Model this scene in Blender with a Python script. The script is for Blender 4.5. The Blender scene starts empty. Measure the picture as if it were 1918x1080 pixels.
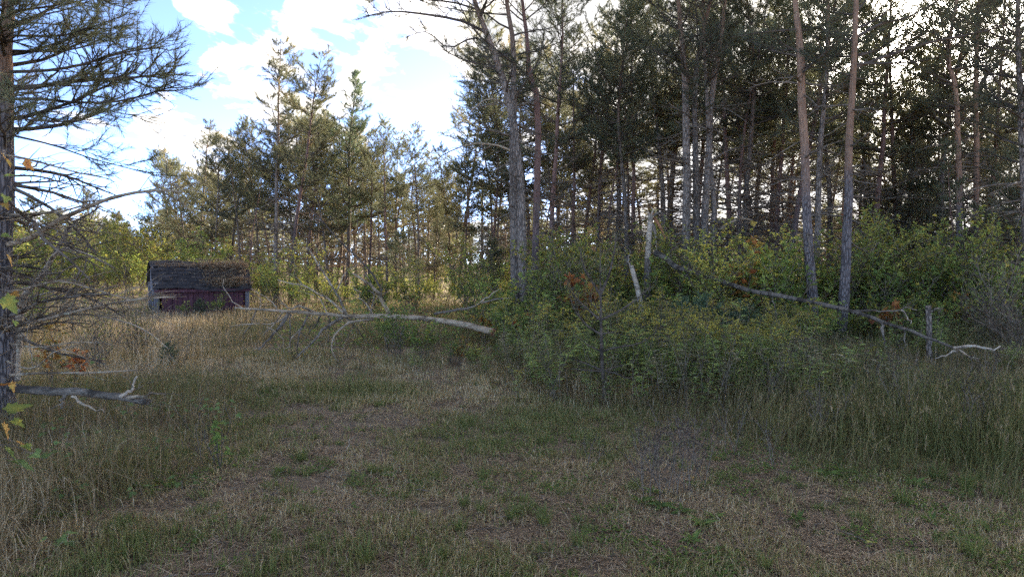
import bpy, math
import numpy as np
from math import radians as RAD, pi

SC = bpy.context.scene
COL = SC.collection
rng = np.random.default_rng(11)

# ------------------------------------------------------------------ camera
EYE, FOC, CX, CY = 1.6, 1296.0, 959.0, 540.0
PITCH = math.atan((540 - 490) / FOC)
cd = bpy.data.cameras.new('camera'); cam = bpy.data.objects.new('camera', cd); COL.objects.link(cam)
cam.location = (0, 0, EYE); cam.rotation_euler = (pi / 2 - PITCH, 0, 0)
cd.sensor_width = 36; cd.lens = 36 * FOC / 1918; cd.clip_start = 0.05; cd.clip_end = 3000
SC.camera = cam

# ------------------------------------------------------------------ world, sun, exposure
SUN_AZ, SUN_EL = RAD(30.4), RAD(15.6)          # to the right of the view, above the horizon
SUN = np.array([math.sin(SUN_AZ) * math.cos(SUN_EL), math.cos(SUN_AZ) * math.cos(SUN_EL), math.sin(SUN_EL)])
SKY_STRENGTH = 0.05
EXPOSURE = 4.6

CLX, CLY = 7.7, 6.1
W = bpy.data.worlds.new('World'); SC.world = W; W.use_nodes = True
nt = W.node_tree; nt.nodes.clear()
def N(t, **k):
    n = nt.nodes.new(t)
    for a, b in k.items(): setattr(n, a, b)
    return n
def LK(a, b): nt.links.new(a, b)
def MATH(op, a, b=None, c=None, clamp=False):
    n = N('ShaderNodeMath', operation=op); n.use_clamp = clamp
    for i, x in enumerate((a, b, c)):
        if x is None: continue
        if isinstance(x, (int, float)): n.inputs[i].default_value = x
        else: LK(x, n.inputs[i])
    return n.outputs[0]
def VMATH(op, a, b=None):
    n = N('ShaderNodeVectorMath', operation=op)
    for i, x in enumerate((a, b)):
        if x is None: continue
        if isinstance(x, (tuple, list)): n.inputs[i].default_value = x
        else: LK(x, n.inputs[i])
    return n.outputs['Value'] if op == 'DOT_PRODUCT' else n.outputs[0]
def RNG(x, a, b, c=0.0, d=1.0):
    n = N('ShaderNodeMapRange', interpolation_type='SMOOTHSTEP'); LK(x, n.inputs[0])
    for i, v in zip((1, 2, 3, 4), (a, b, c, d)): n.inputs[i].default_value = v
    return n.outputs[0]
def MIXC(f, a, b):
    n = N('ShaderNodeMix', data_type='RGBA')
    for i, x in zip((0, 6, 7), (f, a, b)):
        if isinstance(x, (int, float)): n.inputs[i].default_value = x
        elif isinstance(x, tuple): n.inputs[i].default_value = (*x, 1)
        else: LK(x, n.inputs[i])
    return n.outputs[2]
def NOISE(vec, scale, detail=2, rough=0.5, dist=0.0):
    n = N('ShaderNodeTexNoise'); LK(vec, n.inputs['Vector'])
    n.inputs['Scale'].default_value = scale; n.inputs['Detail'].default_value = detail
    n.inputs['Roughness'].default_value = rough; n.inputs['Distortion'].default_value = dist
    return n.outputs[0]
sky = N('ShaderNodeTexSky', sky_type='NISHITA'); sky.sun_disc = False
sky.sun_elevation = SUN_EL; sky.sun_rotation = SUN_AZ; sky.altitude = 200; sky.air_density = 0.18; sky.dust_density = 0.1; sky.ozone_density = 1.2
tc = N('ShaderNodeTexCoord'); dirv = tc.outputs['Generated']
sep = N('ShaderNodeSeparateXYZ'); LK(dirv, sep.inputs[0])
zc = MATH('ADD', MATH('MAXIMUM', sep.outputs[2], 0.0), 0.10)
px_, py_ = MATH('DIVIDE', sep.outputs[0], zc), MATH('DIVIDE', sep.outputs[1], zc)
cmb = N('ShaderNodeCombineXYZ'); LK(px_, cmb.inputs[0]); LK(py_, cmb.inputs[1])
mp = N('ShaderNodeMapping'); LK(cmb.outputs[0], mp.inputs[0]); mp.inputs['Rotation'].default_value = (0, 0, RAD(38)); mp.inputs['Scale'].default_value = (1.0, 0.62, 1); mp.inputs['Location'].default_value = (CLX, CLY, 0)
sd = VMATH('DOT_PRODUCT', dirv, tuple(SUN)); sdc = MATH('MAXIMUM', sd, 0.0)
big = NOISE(mp.outputs[0], 0.8, 3, 0.5)
mid = NOISE(mp.outputs[0], 4.6, 8, 0.6, 0.3)
cov = MATH('ADD', MATH('MULTIPLY', big, 0.85), MATH('MULTIPLY', mid, 0.62))
cov = MATH('ADD', cov, RNG(sd, 0.80, 1.0, -0.085, 0.16))
cov = MATH('ADD', cov, RNG(sep.outputs[2], 0.0, 0.12, 0.10, 0.0))
cmask = RNG(cov, 0.708, 0.80)
thick = RNG(cov, 0.755, 0.87)
K = 1.0 / SKY_STRENGTH
ccol = MIXC(thick, (0.122 * K, 0.110 * K, 0.094 * K), (0.034 * K, 0.034 * K, 0.034 * K))
glow = MATH('ADD', MATH('MULTIPLY', MATH('POWER', sdc, 18), 0.15 * K), MATH('MULTIPLY', MATH('POWER', sdc, 180), 1.6 * K))
gcol = N('ShaderNodeVectorMath', operation='SCALE'); gcol.inputs[0].default_value = (1.0, 0.92, 0.80); LK(glow, gcol.inputs['Scale'])
cadd = N('ShaderNodeVectorMath', operation='ADD'); LK(ccol, cadd.inputs[0]); LK(gcol.outputs[0], cadd.inputs[1])
fin = MIXC(MATH('ADD', MATH('MULTIPLY', cmask, 0.92), 0.02), sky.outputs[0], cadd.outputs[0])
bg = N('ShaderNodeBackground'); bg.inputs['Strength'].default_value = SKY_STRENGTH; LK(fin, bg.inputs[0])
wo = N('ShaderNodeOutputWorld'); LK(bg.outputs[0], wo.inputs[0])

sl = bpy.data.lights.new('sun', 'SUN'); so = bpy.data.objects.new('sun', sl); COL.objects.link(so)
sl.energy = 1.5; sl.angle = RAD(16); sl.color = (1.0, 0.90, 0.76)
from mathutils import Vector
so.rotation_euler = Vector(tuple(-SUN)).to_track_quat('-Z', 'Y').to_euler(); so.location = (0, 0, 30)

vs = SC.view_settings
SC.display_settings.display_device = 'sRGB'
vs.view_transform = 'Standard'; vs.look = 'None'; vs.exposure = EXPOSURE; vs.gamma = 1; vs.use_curve_mapping = False
SC.cycles.max_bounces = 8; SC.cycles.diffuse_bounces = 4; SC.cycles.glossy_bounces = 2; SC.cycles.transmission_bounces = 4; SC.cycles.transparent_max_bounces = 4
SC.cycles.use_denoising = False; SC.cycles.sample_clamp_indirect = 2.5; SC.cycles.caustics_reflective = False; SC.cycles.caustics_refractive = False; SC.cycles.blur_glossy = 1.0

# ------------------------------------------------------------------ small maths
def nrm(v): return v / np.maximum(np.linalg.norm(v, axis=-1, keepdims=True), 1e-9)
_T = np.random.default_rng(5).random((256, 256))
def vnoise(x, y, s, seed=0):
    x = np.asarray(x, float) / s + seed * 17.3 + 100; y = np.asarray(y, float) / s + seed * 9.7 + 100
    i, j = np.floor(x).astype(int), np.floor(y).astype(int); u, v = x - i, y - j
    u, v = u * u * (3 - 2 * u), v * v * (3 - 2 * v)
    g = lambda a, b: _T[a % 256, b % 256]
    return (g(i, j) * (1 - u) + g(i + 1, j) * u) * (1 - v) + (g(i, j + 1) * (1 - u) + g(i + 1, j + 1) * u) * v
def sst(x, a, b):
    t = np.clip((np.asarray(x, float) - a) / (b - a), 0, 1); return t * t * (3 - 2 * t)
def gz(x, y):
    return 0.05 * (vnoise(x, y, 1.3, 1) - .5) + 0.03 * (vnoise(x, y, .45, 2) - .5) + 0.35 * (vnoise(x, y, 13, 3) - .5) * sst(y, 10, 20)
def at(px, py, Y):
    """the point of the place seen at that spot of the photograph at distance Y along the view's ground direction"""
    a, b = (px - CX) / FOC, (CY - py) / FOC
    d = np.array([a, math.cos(PITCH) + b * math.sin(PITCH), -math.sin(PITCH) + b * math.cos(PITCH)])
    return np.array([0, 0, EYE]) + d * (Y / d[1])
def gat(px, Y):
    p = at(px, 500, Y); return np.array([p[0], Y, float(gz(p[0], Y))])
def spline(P, n):
    P = np.asarray(P, float); m = len(P)
    Q = np.vstack([2 * P[0] - P[1], P, 2 * P[-1] - P[-2]])
    t = np.linspace(0, m - 1 - 1e-6, n); i = t.astype(int); u = (t - i)[:, None]
    a, b, c, d = Q[i], Q[i + 1], Q[i + 2], Q[i + 3]
    return .5 * (2 * b + (c - a) * u + (2 * a - 5 * b + 4 * c - d) * u ** 2 + (3 * b - a - 3 * c + d) * u ** 3)
def wander(r, p, d, L, n, wob, bend=(0, 0, 0)):
    P = [np.array(p, float)]; d = nrm(np.array(d, float)); bend = np.array(bend, float)
    for k in range(n - 1):
        d = nrm(d + r.normal(0, wob, 3) + bend / (n - 1)); P.append(P[-1] + d * L / (n - 1))
    return np.array(P)

# ------------------------------------------------------------------ mesh collector
class MB:
    def __init__(s): s.v, s.q, s.t, s.a, s.mq, s.mt, s.n = [], [], [], [], [], [], 0
    def add(s, v, q=None, t=None, tint=0.5, m=0):
        v = np.asarray(v, np.float32).reshape(-1, 3); k = len(v)
        s.v.append(v); s.a.append(np.broadcast_to(np.asarray(tint, np.float32), (k,)))
        if q is not None and len(q): q = np.asarray(q, np.int64).reshape(-1, 4) + s.n; s.q.append(q); s.mq.append(np.full(len(q), m))
        if t is not None and len(t): t = np.asarray(t, np.int64).reshape(-1, 3) + s.n; s.t.append(t); s.mt.append(np.full(len(t), m))
        s.n += k
    def tubes(s, P, R, sides=3, tint=0.5, m=0, rough=0.0, cap=False):
        """P [k,n,3] paths, R [k,n] radii"""
        P = np.asarray(P, float); R = np.asarray(R, float)
        if P.ndim == 2: P, R = P[None], R[None]
        if not len(P): return
        k, n, _ = P.shape
        T = nrm(np.gradient(P, axis=1)); ov = nrm(P[:, -1] - P[:, 0])
        ref = np.where(np.abs(ov[:, 2:3]) < .75, np.array([[0, 0, 1.]]), np.array([[1., 0, 0]]))[:, None, :]
        B = nrm(np.cross(T, ref)); C = np.cross(T, B)
        an = np.arange(sides) * 2 * pi / sides
        rr = R[:, :, None]
        if rough: rr = rr * (1 + rough * rng.normal(0, 1, (k, n, sides)))
        V = P[:, :, None, :] + rr[..., None] * (np.cos(an)[:, None] * B[:, :, None, :] + np.sin(an)[:, None] * C[:, :, None, :])
        i = np.arange(n - 1)[:, None] * sides; j = np.arange(sides)[None]; j2 = (j + 1) % sides
        q = np.stack([i + j, i + j2, i + sides + j2, i + sides + j], -1).reshape(-1, 4)
        q = (np.arange(k)[:, None, None] * n * sides + q[None]).reshape(-1, 4)
        tt = np.broadcast_to(np.asarray(tint, float).reshape(-1, 1), (k, n * sides)).reshape(-1) if np.ndim(tint) else tint
        s.add(V.reshape(-1, 3), q, None, tt, m)
        if cap:
            for kk in range(k):
                for e, row in ((0, 0), (1, n - 1)):
                    ring = V[kk, row]; c = ring.mean(0)
                    s.add(np.vstack([ring, c]), None, [(a, (a + 1) % sides, sides) for a in range(sides)], tint if not np.ndim(tint) else .5, m)
    def box(s, c, sz, rot=0.0, tint=.5, m=0, jit=0.0):
        h = np.array(sz) / 2; v = np.array([[x, y, z] for x in (-1, 1) for y in (-1, 1) for z in (-1, 1)]) * h
        if jit: v = v + rng.normal(0, jit, v.shape)
        ca, sa = math.cos(rot), math.sin(rot); v = v @ np.array([[ca, sa, 0], [-sa, ca, 0], [0, 0, 1]]) + np.array(c)
        s.add(v, [(0, 1, 3, 2), (4, 6, 7, 5), (0, 4, 5, 1), (2, 3, 7, 6), (0, 2, 6, 4), (1, 5, 7, 3)], None, tint, m)
    def mesh(s, name, mats, smooth=False):
        me = bpy.data.meshes.new(name)
        if not s.n: s.add(np.zeros((3, 3)), None, [(0, 1, 2)])
        v = np.concatenate(s.v); q = np.concatenate(s.q) if s.q else np.zeros((0, 4), int); t = np.concatenate(s.t) if s.t else np.zeros((0, 3), int)
        me.vertices.add(len(v)); me.vertices.foreach_set('co', v.ravel())
        L = np.concatenate([q.ravel(), t.ravel()]).astype(np.int32); me.loops.add(len(L)); me.loops.foreach_set('vertex_index', L)
        st = np.concatenate([np.arange(len(q)) * 4, len(q) * 4 + np.arange(len(t)) * 3]).astype(np.int32)
        me.polygons.add(len(st)); me.polygons.foreach_set('loop_start', st)
        mi = np.concatenate(s.mq + s.mt).astype(np.int32) if (s.mq or s.mt) else np.zeros(0, np.int32)
        me.polygons.foreach_set('material_index', mi)
        me.polygons.foreach_set('use_smooth', np.full(len(st), bool(smooth)))
        at_ = me.attributes.new('tint', 'FLOAT', 'POINT'); at_.data.foreach_set('value', np.concatenate(s.a).astype(np.float32))
        for m in (mats if isinstance(mats, (list, tuple)) else [mats]): me.materials.append(m)
        me.update(calc_edges=True)
        return me

def ob(name, me, parent=None, kind=None, label=None):
    o = bpy.data.objects.new(name, me); COL.objects.link(o)
    if parent is not None: o.parent = parent
    if kind: o['kind'] = kind
    if label: o['label'] = label
    return o
def thing(name, label, cat, loc=(0, 0, 0), rotz=0.0, scale=1.0, group=None):
    o = bpy.data.objects.new(name, None); COL.objects.link(o); o.empty_display_size = .2
    o.location = tuple(float(c) for c in loc); o.rotation_euler = (0, 0, rotz); o.scale = (scale,) * 3
    o['label'] = label; o['category'] = cat
    if group: o['group'] = group
    return o
def tag(o, label, cat, group=None):
    o['label'] = label; o['category'] = cat
    if group: o['group'] = group
    return o
def copy_tree(o, loc, rotz, scale, label=None, group=None):
    def rec(a, par):
        c = a.copy(); COL.objects.link(c)
        if par is not None: c.parent = par
        for ch in a.children: rec(ch, c)
        return c
    c = rec(o, None); c.location = tuple(float(x) for x in loc); c.rotation_euler = (0, 0, rotz)
    c.scale = (scale,) * 3 if np.ndim(scale) == 0 else tuple(scale)
    if label: c['label'] = label
    if group: c['group'] = group
    return c

# ------------------------------------------------------------------ materials
def new_mat(name):
    global nt
    m = bpy.data.materials.new(name); m.use_nodes = True; nt = m.node_tree; nt.nodes.clear()
    return m
def RAMP(x, stops):
    n = N('ShaderNodeValToRGB'); LK(x, n.inputs[0]); e = n.color_ramp.elements
    while len(e) < len(stops): e.new(0.5)
    for k, (p, c) in zip(e, stops): k.position = p; k.color = (*c, 1)
    return n.outputs[0]
def ATT(): n = N('ShaderNodeAttribute'); n.attribute_name = 'tint'; return n.outputs['Fac']
def SCALEC(col, f):
    n = N('ShaderNodeVectorMath', operation='SCALE'); LK(col, n.inputs[0]); LK(f, n.inputs['Scale']); return n.outputs[0]
def OUT(sh): o = N('ShaderNodeOutputMaterial'); LK(sh, o.inputs[0])
def PRINC(col, rough=.7, spec=.25, normal=None):
    p = N('ShaderNodeBsdfPrincipled')
    if isinstance(col, tuple): p.inputs['Base Color'].default_value = (*col, 1)
    else: LK(col, p.inputs['Base Color'])
    p.inputs['Roughness'].default_value = rough; p.inputs['Specular IOR Level'].default_value = spec
    if normal is not None: LK(normal, p.inputs['Normal'])
    return p.outputs[0]
def BUMP(h, dist=.01, st=1.0):
    b = N('ShaderNodeBump'); LK(h, b.inputs['Height']); b.inputs['Distance'].default_value = dist; b.inputs['Strength'].default_value = st; return b.outputs[0]
def leaf_mat(name, stops, trans=.35, rough=.55, vary=.25, spec=.08):
    m = new_mat(name); c = RAMP(ATT(), stops)
    oi = N('ShaderNodeObjectInfo'); f = RNG(oi.outputs['Random'], 0, 1, 1 - vary, 1 + vary)
    c = SCALEC(c, f)
    tl = N('ShaderNodeBsdfTranslucent'); LK(c, tl.inputs[0])
    mx = N('ShaderNodeMixShader'); mx.inputs[0].default_value = trans
    LK(PRINC(c, rough, spec), mx.inputs[1]); LK(tl.outputs[0], mx.inputs[2]); OUT(mx.outputs[0])
    return m
def OBJC(scale=(1, 1, 1)):
    t = N('ShaderNodeTexCoord'); p = N('ShaderNodeMapping'); LK(t.outputs['Object'], p.inputs[0]); p.inputs['Scale'].default_value = scale; return t.outputs['Object'], p.outputs[0]
def bark_mat(name, dark, light, upper=None, z0=3.0, z1=5.0, scale=9.0):
    m = new_mat(name); raw, v = OBJC((1, 1, .22))
    vo = N('ShaderNodeTexVoronoi', feature='DISTANCE_TO_EDGE'); LK(v, vo.inputs['Vector']); vo.inputs['Scale'].default_value = scale * 3.2
    fur = RNG(vo.outputs['Distance'], 0.0, .22)
    no = NOISE(v, scale * 2.2, 6, .65)
    mix = MATH('ADD', MATH('MULTIPLY', fur, .55), MATH('MULTIPLY', no, .6))
    c = RAMP(mix, [(.25, dark), (.85, light)])
    big = NOISE(raw, 1.6, 3)
    c = MIXC(RNG(big, .45, .75, 0, .5), c, tuple(x * 1.25 for x in light))
    if upper:
        s = N('ShaderNodeSeparateXYZ'); LK(raw, s.inputs[0])
        zz = MATH('ADD', s.outputs[2], MATH('MULTIPLY', MATH('SUBTRACT', NOISE(raw, 2.5, 4), .5), 2.2))
        fl = RAMP(NOISE(v, scale * 3, 5, .7), [(.3, tuple(x * .55 for x in upper)), (.7, upper)])
        c = MIXC(RNG(zz, z0, z1), c, fl)
    oi = N('ShaderNodeObjectInfo'); c = SCALEC(c, RNG(oi.outputs['Random'], 0, 1, .8, 1.2))
    OUT(PRINC(c, .9, .15, BUMP(mix, .025, .9)))
    return m
def wood_mat(name, dark, light, scale=8.0):
    m = new_mat(name); raw, v = OBJC((.25, 1, 1))
    no = NOISE(v, scale * 2.5, 6, .7); b = NOISE(raw, 2.0, 4)
    f = MATH('ADD', MATH('MULTIPLY', no, .7), MATH('MULTIPLY', b, .4))
    c = RAMP(f, [(.35, dark), (.72, light)])
    pt = RNG(NOISE(v, 5.5, 6, .75), .50, .60, 0, .8); c = MIXC(pt, c, tuple(x * .55 for x in dark))
    c = MIXC(RNG(NOISE(raw, 17, 3, .6), .60, .68, 0, .45), c, tuple(min(.6, x * 1.25) for x in light))
    OUT(PRINC(c, .9, .1, BUMP(MATH('ADD', no, MATH('MULTIPLY', pt, .5)), .02, 1.0)))
    return m

M = {}
M['needle'] = leaf_mat('pine_needle', [(0, (0.110, 0.120, 0.070)), (.45, (0.158, 0.165, 0.083)), (.8, (0.236, 0.220, 0.100)), (1, (0.367, 0.270, 0.128))], .42, .5, .28)
M['needle_blue'] = leaf_mat('white_pine_needle', [(0, (0.092, 0.129, 0.069)), (.6, (0.140, 0.186, 0.090)), (1, (0.230, 0.253, 0.109))], .4, .5, .2)
M['bark'] = bark_mat('grey_pine_bark', (0.069, 0.053, 0.039), (0.310, 0.236, 0.166), (0.329, 0.190, 0.107), 5.0, 8.0)
M['bark_orange'] = bark_mat('orange_pine_bark', (0.061, 0.048, 0.041), (0.259, 0.209, 0.171), (0.462, 0.270, 0.154), 2.4, 4.2)
M['bark_red'] = bark_mat('russet_pine_bark', (0.057, 0.044, 0.037), (0.236, 0.172, 0.140), (0.299, 0.167, 0.115), 1.5, 4.0)
M['twig'] = wood_mat('dead_twig', (0.113, 0.085, 0.056), (0.316, 0.236, 0.155))
M['twig_dark'] = wood_mat('live_twig', (0.072, 0.055, 0.039), (0.186, 0.137, 0.093))
M['dark_log'] = wood_mat('dark_log_wood', (0.061, 0.046, 0.032), (0.286, 0.225, 0.155))
M['dead'] = wood_mat('weathered_dead_wood', (0.220, 0.150, 0.084), (0.638, 0.470, 0.286))
M['dead_grey'] = wood_mat('grey_dead_wood', (0.099, 0.075, 0.050), (0.374, 0.290, 0.197))
M['bleached'] = wood_mat('bleached_dead_wood', (0.286, 0.210, 0.130), (0.682, 0.530, 0.353))
M['cut'] = wood_mat('fresh_orange_cut_wood', (.26, .11, .05), (.44, .21, .09))
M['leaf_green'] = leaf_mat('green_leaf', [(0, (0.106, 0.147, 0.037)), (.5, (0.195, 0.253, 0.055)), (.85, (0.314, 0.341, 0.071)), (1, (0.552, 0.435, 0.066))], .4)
M['leaf_yellow'] = leaf_mat('yellow_green_leaf', [(0, (0.150, 0.207, 0.056)), (.4, (0.295, 0.326, 0.075)), (.75, (0.526, 0.451, 0.087)), (1, (0.720, 0.502, 0.075))], .45)
M['leaf_orange'] = leaf_mat('orange_leaf', [(0, (.36, .11, .05)), (.35, (.50, .23, .06)), (.65, (.56, .36, .08)), (1, (.22, .24, .07))], .45)
M['leaf_brown'] = leaf_mat('brown_leaf', [(0, (.10, .06, .035)), (.6, (.2, .13, .07)), (1, (.30, .2, .1))], .3)
M['goldenrod_leaf'] = leaf_mat('goldenrod_leaf', [(0, (0.164, 0.200, 0.056)), (.6, (0.298, 0.333, 0.089)), (1, (0.455, 0.424, 0.112))], .42)
M['weed_brown'] = leaf_mat('withering_weed_leaf', [(0, (.12, .10, .05)), (.5, (.22, .19, .085)), (1, (.34, .26, .15))], .4)
M['plume'] = leaf_mat('goldenrod_plume', [(0, (0.240, 0.240, 0.060)), (.5, (0.456, 0.372, 0.060)), (1, (0.600, 0.456, 0.072))], .35)
M['seedling'] = leaf_mat('pale_seedling_leaf', [(0, (.13, .19, .055)), (.6, (.23, .29, .085)), (1, (.32, .33, .09))], .4, .6)
M['grass'] = leaf_mat('grass_blade', [(0, (0.147, 0.176, 0.045)), (.35, (0.235, 0.237, 0.070)), (.6, (0.389, 0.298, 0.125)), (.85, (0.564, 0.414, 0.201)), (1, (0.700, 0.551, 0.303))], .35, .7, .0)
M['tallgrass'] = leaf_mat('tall_grass_blade', [(0, (0.146, 0.153, 0.047)), (.35, (0.234, 0.204, 0.072)), (.65, (0.282, 0.199, 0.098)), (.9, (0.478, 0.351, 0.187)), (1, (0.663, 0.520, 0.310))], .38, .7, .0)
M['straw'] = leaf_mat('straw_litter', [(0, (0.140, 0.086, 0.046)), (.5, (0.315, 0.204, 0.109)), (1, (0.607, 0.452, 0.257))], .15, .7, 0)
M['seedhead'] = leaf_mat('dark_seedhead', [(0, (.05, .035, .028)), (1, (.13, .09, .065))], .1, .8, .1)

def ground_mat():
    m = new_mat('forest_ground'); t = N('ShaderNodeTexCoord'); v = t.outputs['Object']
    a = NOISE(v, 1.1, 5, .6); b = NOISE(v, 14, 6, .7); c = NOISE(v, 60, 4, .7)
    col = RAMP(MATH('ADD', MATH('MULTIPLY', b, .6), MATH('MULTIPLY', c, .5)), [(.3, (.08, .058, .042)), (.5, (.205, .14, .08)), (.72, (.36, .26, .15))])
    col = MIXC(RNG(a, .5, .7, 0, .5), col, RAMP(b, [(.35, (.07, .075, .03)), (.7, (.17, .165, .07))]))
    h = MATH('ADD', MATH('MULTIPLY', b, 1.0), MATH('MULTIPLY', c, .4))
    OUT(PRINC(col, .95, .1, BUMP(h, .03, .9)))
    return m
M['ground'] = ground_mat()

# ------------------------------------------------------------------ ground
def ground():
    xs = np.concatenate([np.linspace(-320, -60, 10), np.linspace(-55, -16, 20), np.arange(-15, 15.01, .25), np.linspace(16, 55, 20), np.linspace(60, 320, 10)])
    ys = np.concatenate([np.linspace(-120, -4, 8), np.arange(-3, 20.01, .25), np.arange(21, 60, 1.0), np.linspace(62, 420, 14)])
    X, Y = np.meshgrid(xs, ys); Z = gz(X, Y) * sst(60 - np.abs(X), 0, 5)
    nx, ny = len(xs), len(ys); i = np.arange(ny - 1)[:, None] * nx + np.arange(nx - 1)[None]
    b = MB(); b.add(np.stack([X, Y, Z], -1).reshape(-1, 3), np.stack([i, i + 1, i + nx + 1, i + nx], -1))
    ob('ground', b.mesh('ground', M['ground'], True), kind='structure')
ground()

# ------------------------------------------------------------------ foliage primitives
def tufts(b, r, pos, d, nn, ln, wd, spread=.8, tint=None, back=.08):
    """needle tufts: nn thin needles round each twig end"""
    pos = np.asarray(pos); d = nrm(np.asarray(d)); m = len(pos)
    if not m: return
    D = nrm(d[:, None, :] + spread * nrm(r.normal(0, 1, (m, nn, 3))))
    P0 = pos[:, None, :] - d[:, None, :] * (r.random((m, nn, 1)) * back * 2)
    S = nrm(np.cross(D, r.normal(0, 1, (m, nn, 3)))) * wd * .5
    l = ln * (.7 + .6 * r.random((m, nn, 1)))
    V = np.stack([P0 - S, P0 + S, P0 + D * l], 2).reshape(-1, 3)
    if tint is None: tint = np.clip(r.normal(.4, .2, m), 0, 1)
    tt = np.clip(tint[:, None] + r.normal(0, .08, (m, nn)), 0, 1)
    b.add(V, None, np.arange(len(V)).reshape(-1, 3), np.repeat(tt.ravel(), 3))
def leaves(b, r, pos, d, ln, wd, tint, m=0, droop=.25, fold=.25):
    """lens shaped leaves with a folded midrib, four triangles"""
    pos = np.asarray(pos); k = len(pos)
    if not k: return
    d = nrm(np.asarray(d)); ln = np.broadcast_to(ln, (k,))[:, None]; wd = np.broadcast_to(wd, (k,))[:, None]
    up = nrm(np.array([0, 0, 1.]) + r.normal(0, .45, (k, 3))); s = nrm(np.cross(d, up)); u = np.cross(s, d)
    tip = pos + d * ln - u * ln * droop
    m1 = pos + d * ln * .45 - u * ln * droop * .2
    V = np.stack([pos, m1 + s * wd * .5 + u * wd * fold, m1, m1 - s * wd * .5 + u * wd * fold, tip], 1).reshape(-1, 3)
    t = np.array([(0, 2, 1), (0, 3, 2), (2, 4, 1), (2, 3, 4)])
    t = (np.arange(k)[:, None, None] * 5 + t[None]).reshape(-1, 3)
    b.add(V, None, t, np.repeat(np.broadcast_to(tint, (k,)), 5), m)

# ------------------------------------------------------------------ pines
def limb_parts(r, path, L, live, dens, r0, sub=.42, up=.25, nter=3):
    """twigs along one limb: (limb radii, secondary paths, tertiary paths, tuft places, tuft directions)"""
    n = len(path); T = nrm(np.gradient(path, axis=0))
    sec, ter, tp, td = [], [], [], []
    ns = max(2, int(L * dens)); side = 1
    for k in range(ns):
        s = .18 + .82 * (k + r.random() * .8) / ns if live else .12 + .8 * r.random()
        s = min(s, .985); f = s * (n - 1); i = int(f); u = f - i
        p = path[i] * (1 - u) + path[min(i + 1, n - 1)] * u; t = T[i]
        h = nrm(np.cross(t, [0, 0, 1.])); side = -side
        a = RAD(r.uniform(35, 68))
        d = t * math.cos(a) + h * side * math.sin(a) + np.array([0, 0, r.normal(up * .5, .22)])
        l2 = L * sub * (1.05 - .75 * s) * r.uniform(.6, 1.25) + .08
        q = wander(r, p, d, l2, 4, .14, (0, 0, up if live else -.1)); sec.append(q)
        for j in range(r.integers(1, nter + 1) if live else r.integers(0, nter)):
            v = r.uniform(.3, .95) * 3; ii = int(v); uu = v - ii
            pp = q[ii] * (1 - uu) + q[min(ii + 1, 3)] * uu
            dd = nrm(d + nrm(r.normal(0, 1, 3)) * .9 + np.array([0, 0, up]))
            w = wander(r, pp, dd, l2 * r.uniform(.25, .5) + .04, 3, .12, (0, 0, up * .6 if live else -.05)); ter.append(w)
            if live:
                tp += [w[-1], w[1]]; td += [w[-1] - w[-2], w[1] - w[0]]
        if live:
            tp += [q[-1], q[2], q[1] * .5 + q[2] * .5]; td += [q[-1] - q[-2], q[2] - q[1], q[2] - q[1]]
    if live: tp += [path[-1], path[-2]]; td += [path[-1] - path[-2], path[-2] - path[-3]]
    return sec, ter, tp, td
def put_twigs(b, sec, ter, rs, m=0, tint=.5):
    if sec: b.tubes(np.array(sec), np.array([[1, .8, .6, .3]]) * rs * np.ones((len(sec), 1)), 3, tint, m)
    if ter: b.tubes(np.array(ter), np.array([[.6, .5, .25]]) * rs * np.ones((len(ter), 1)), 3, tint, m)

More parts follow.
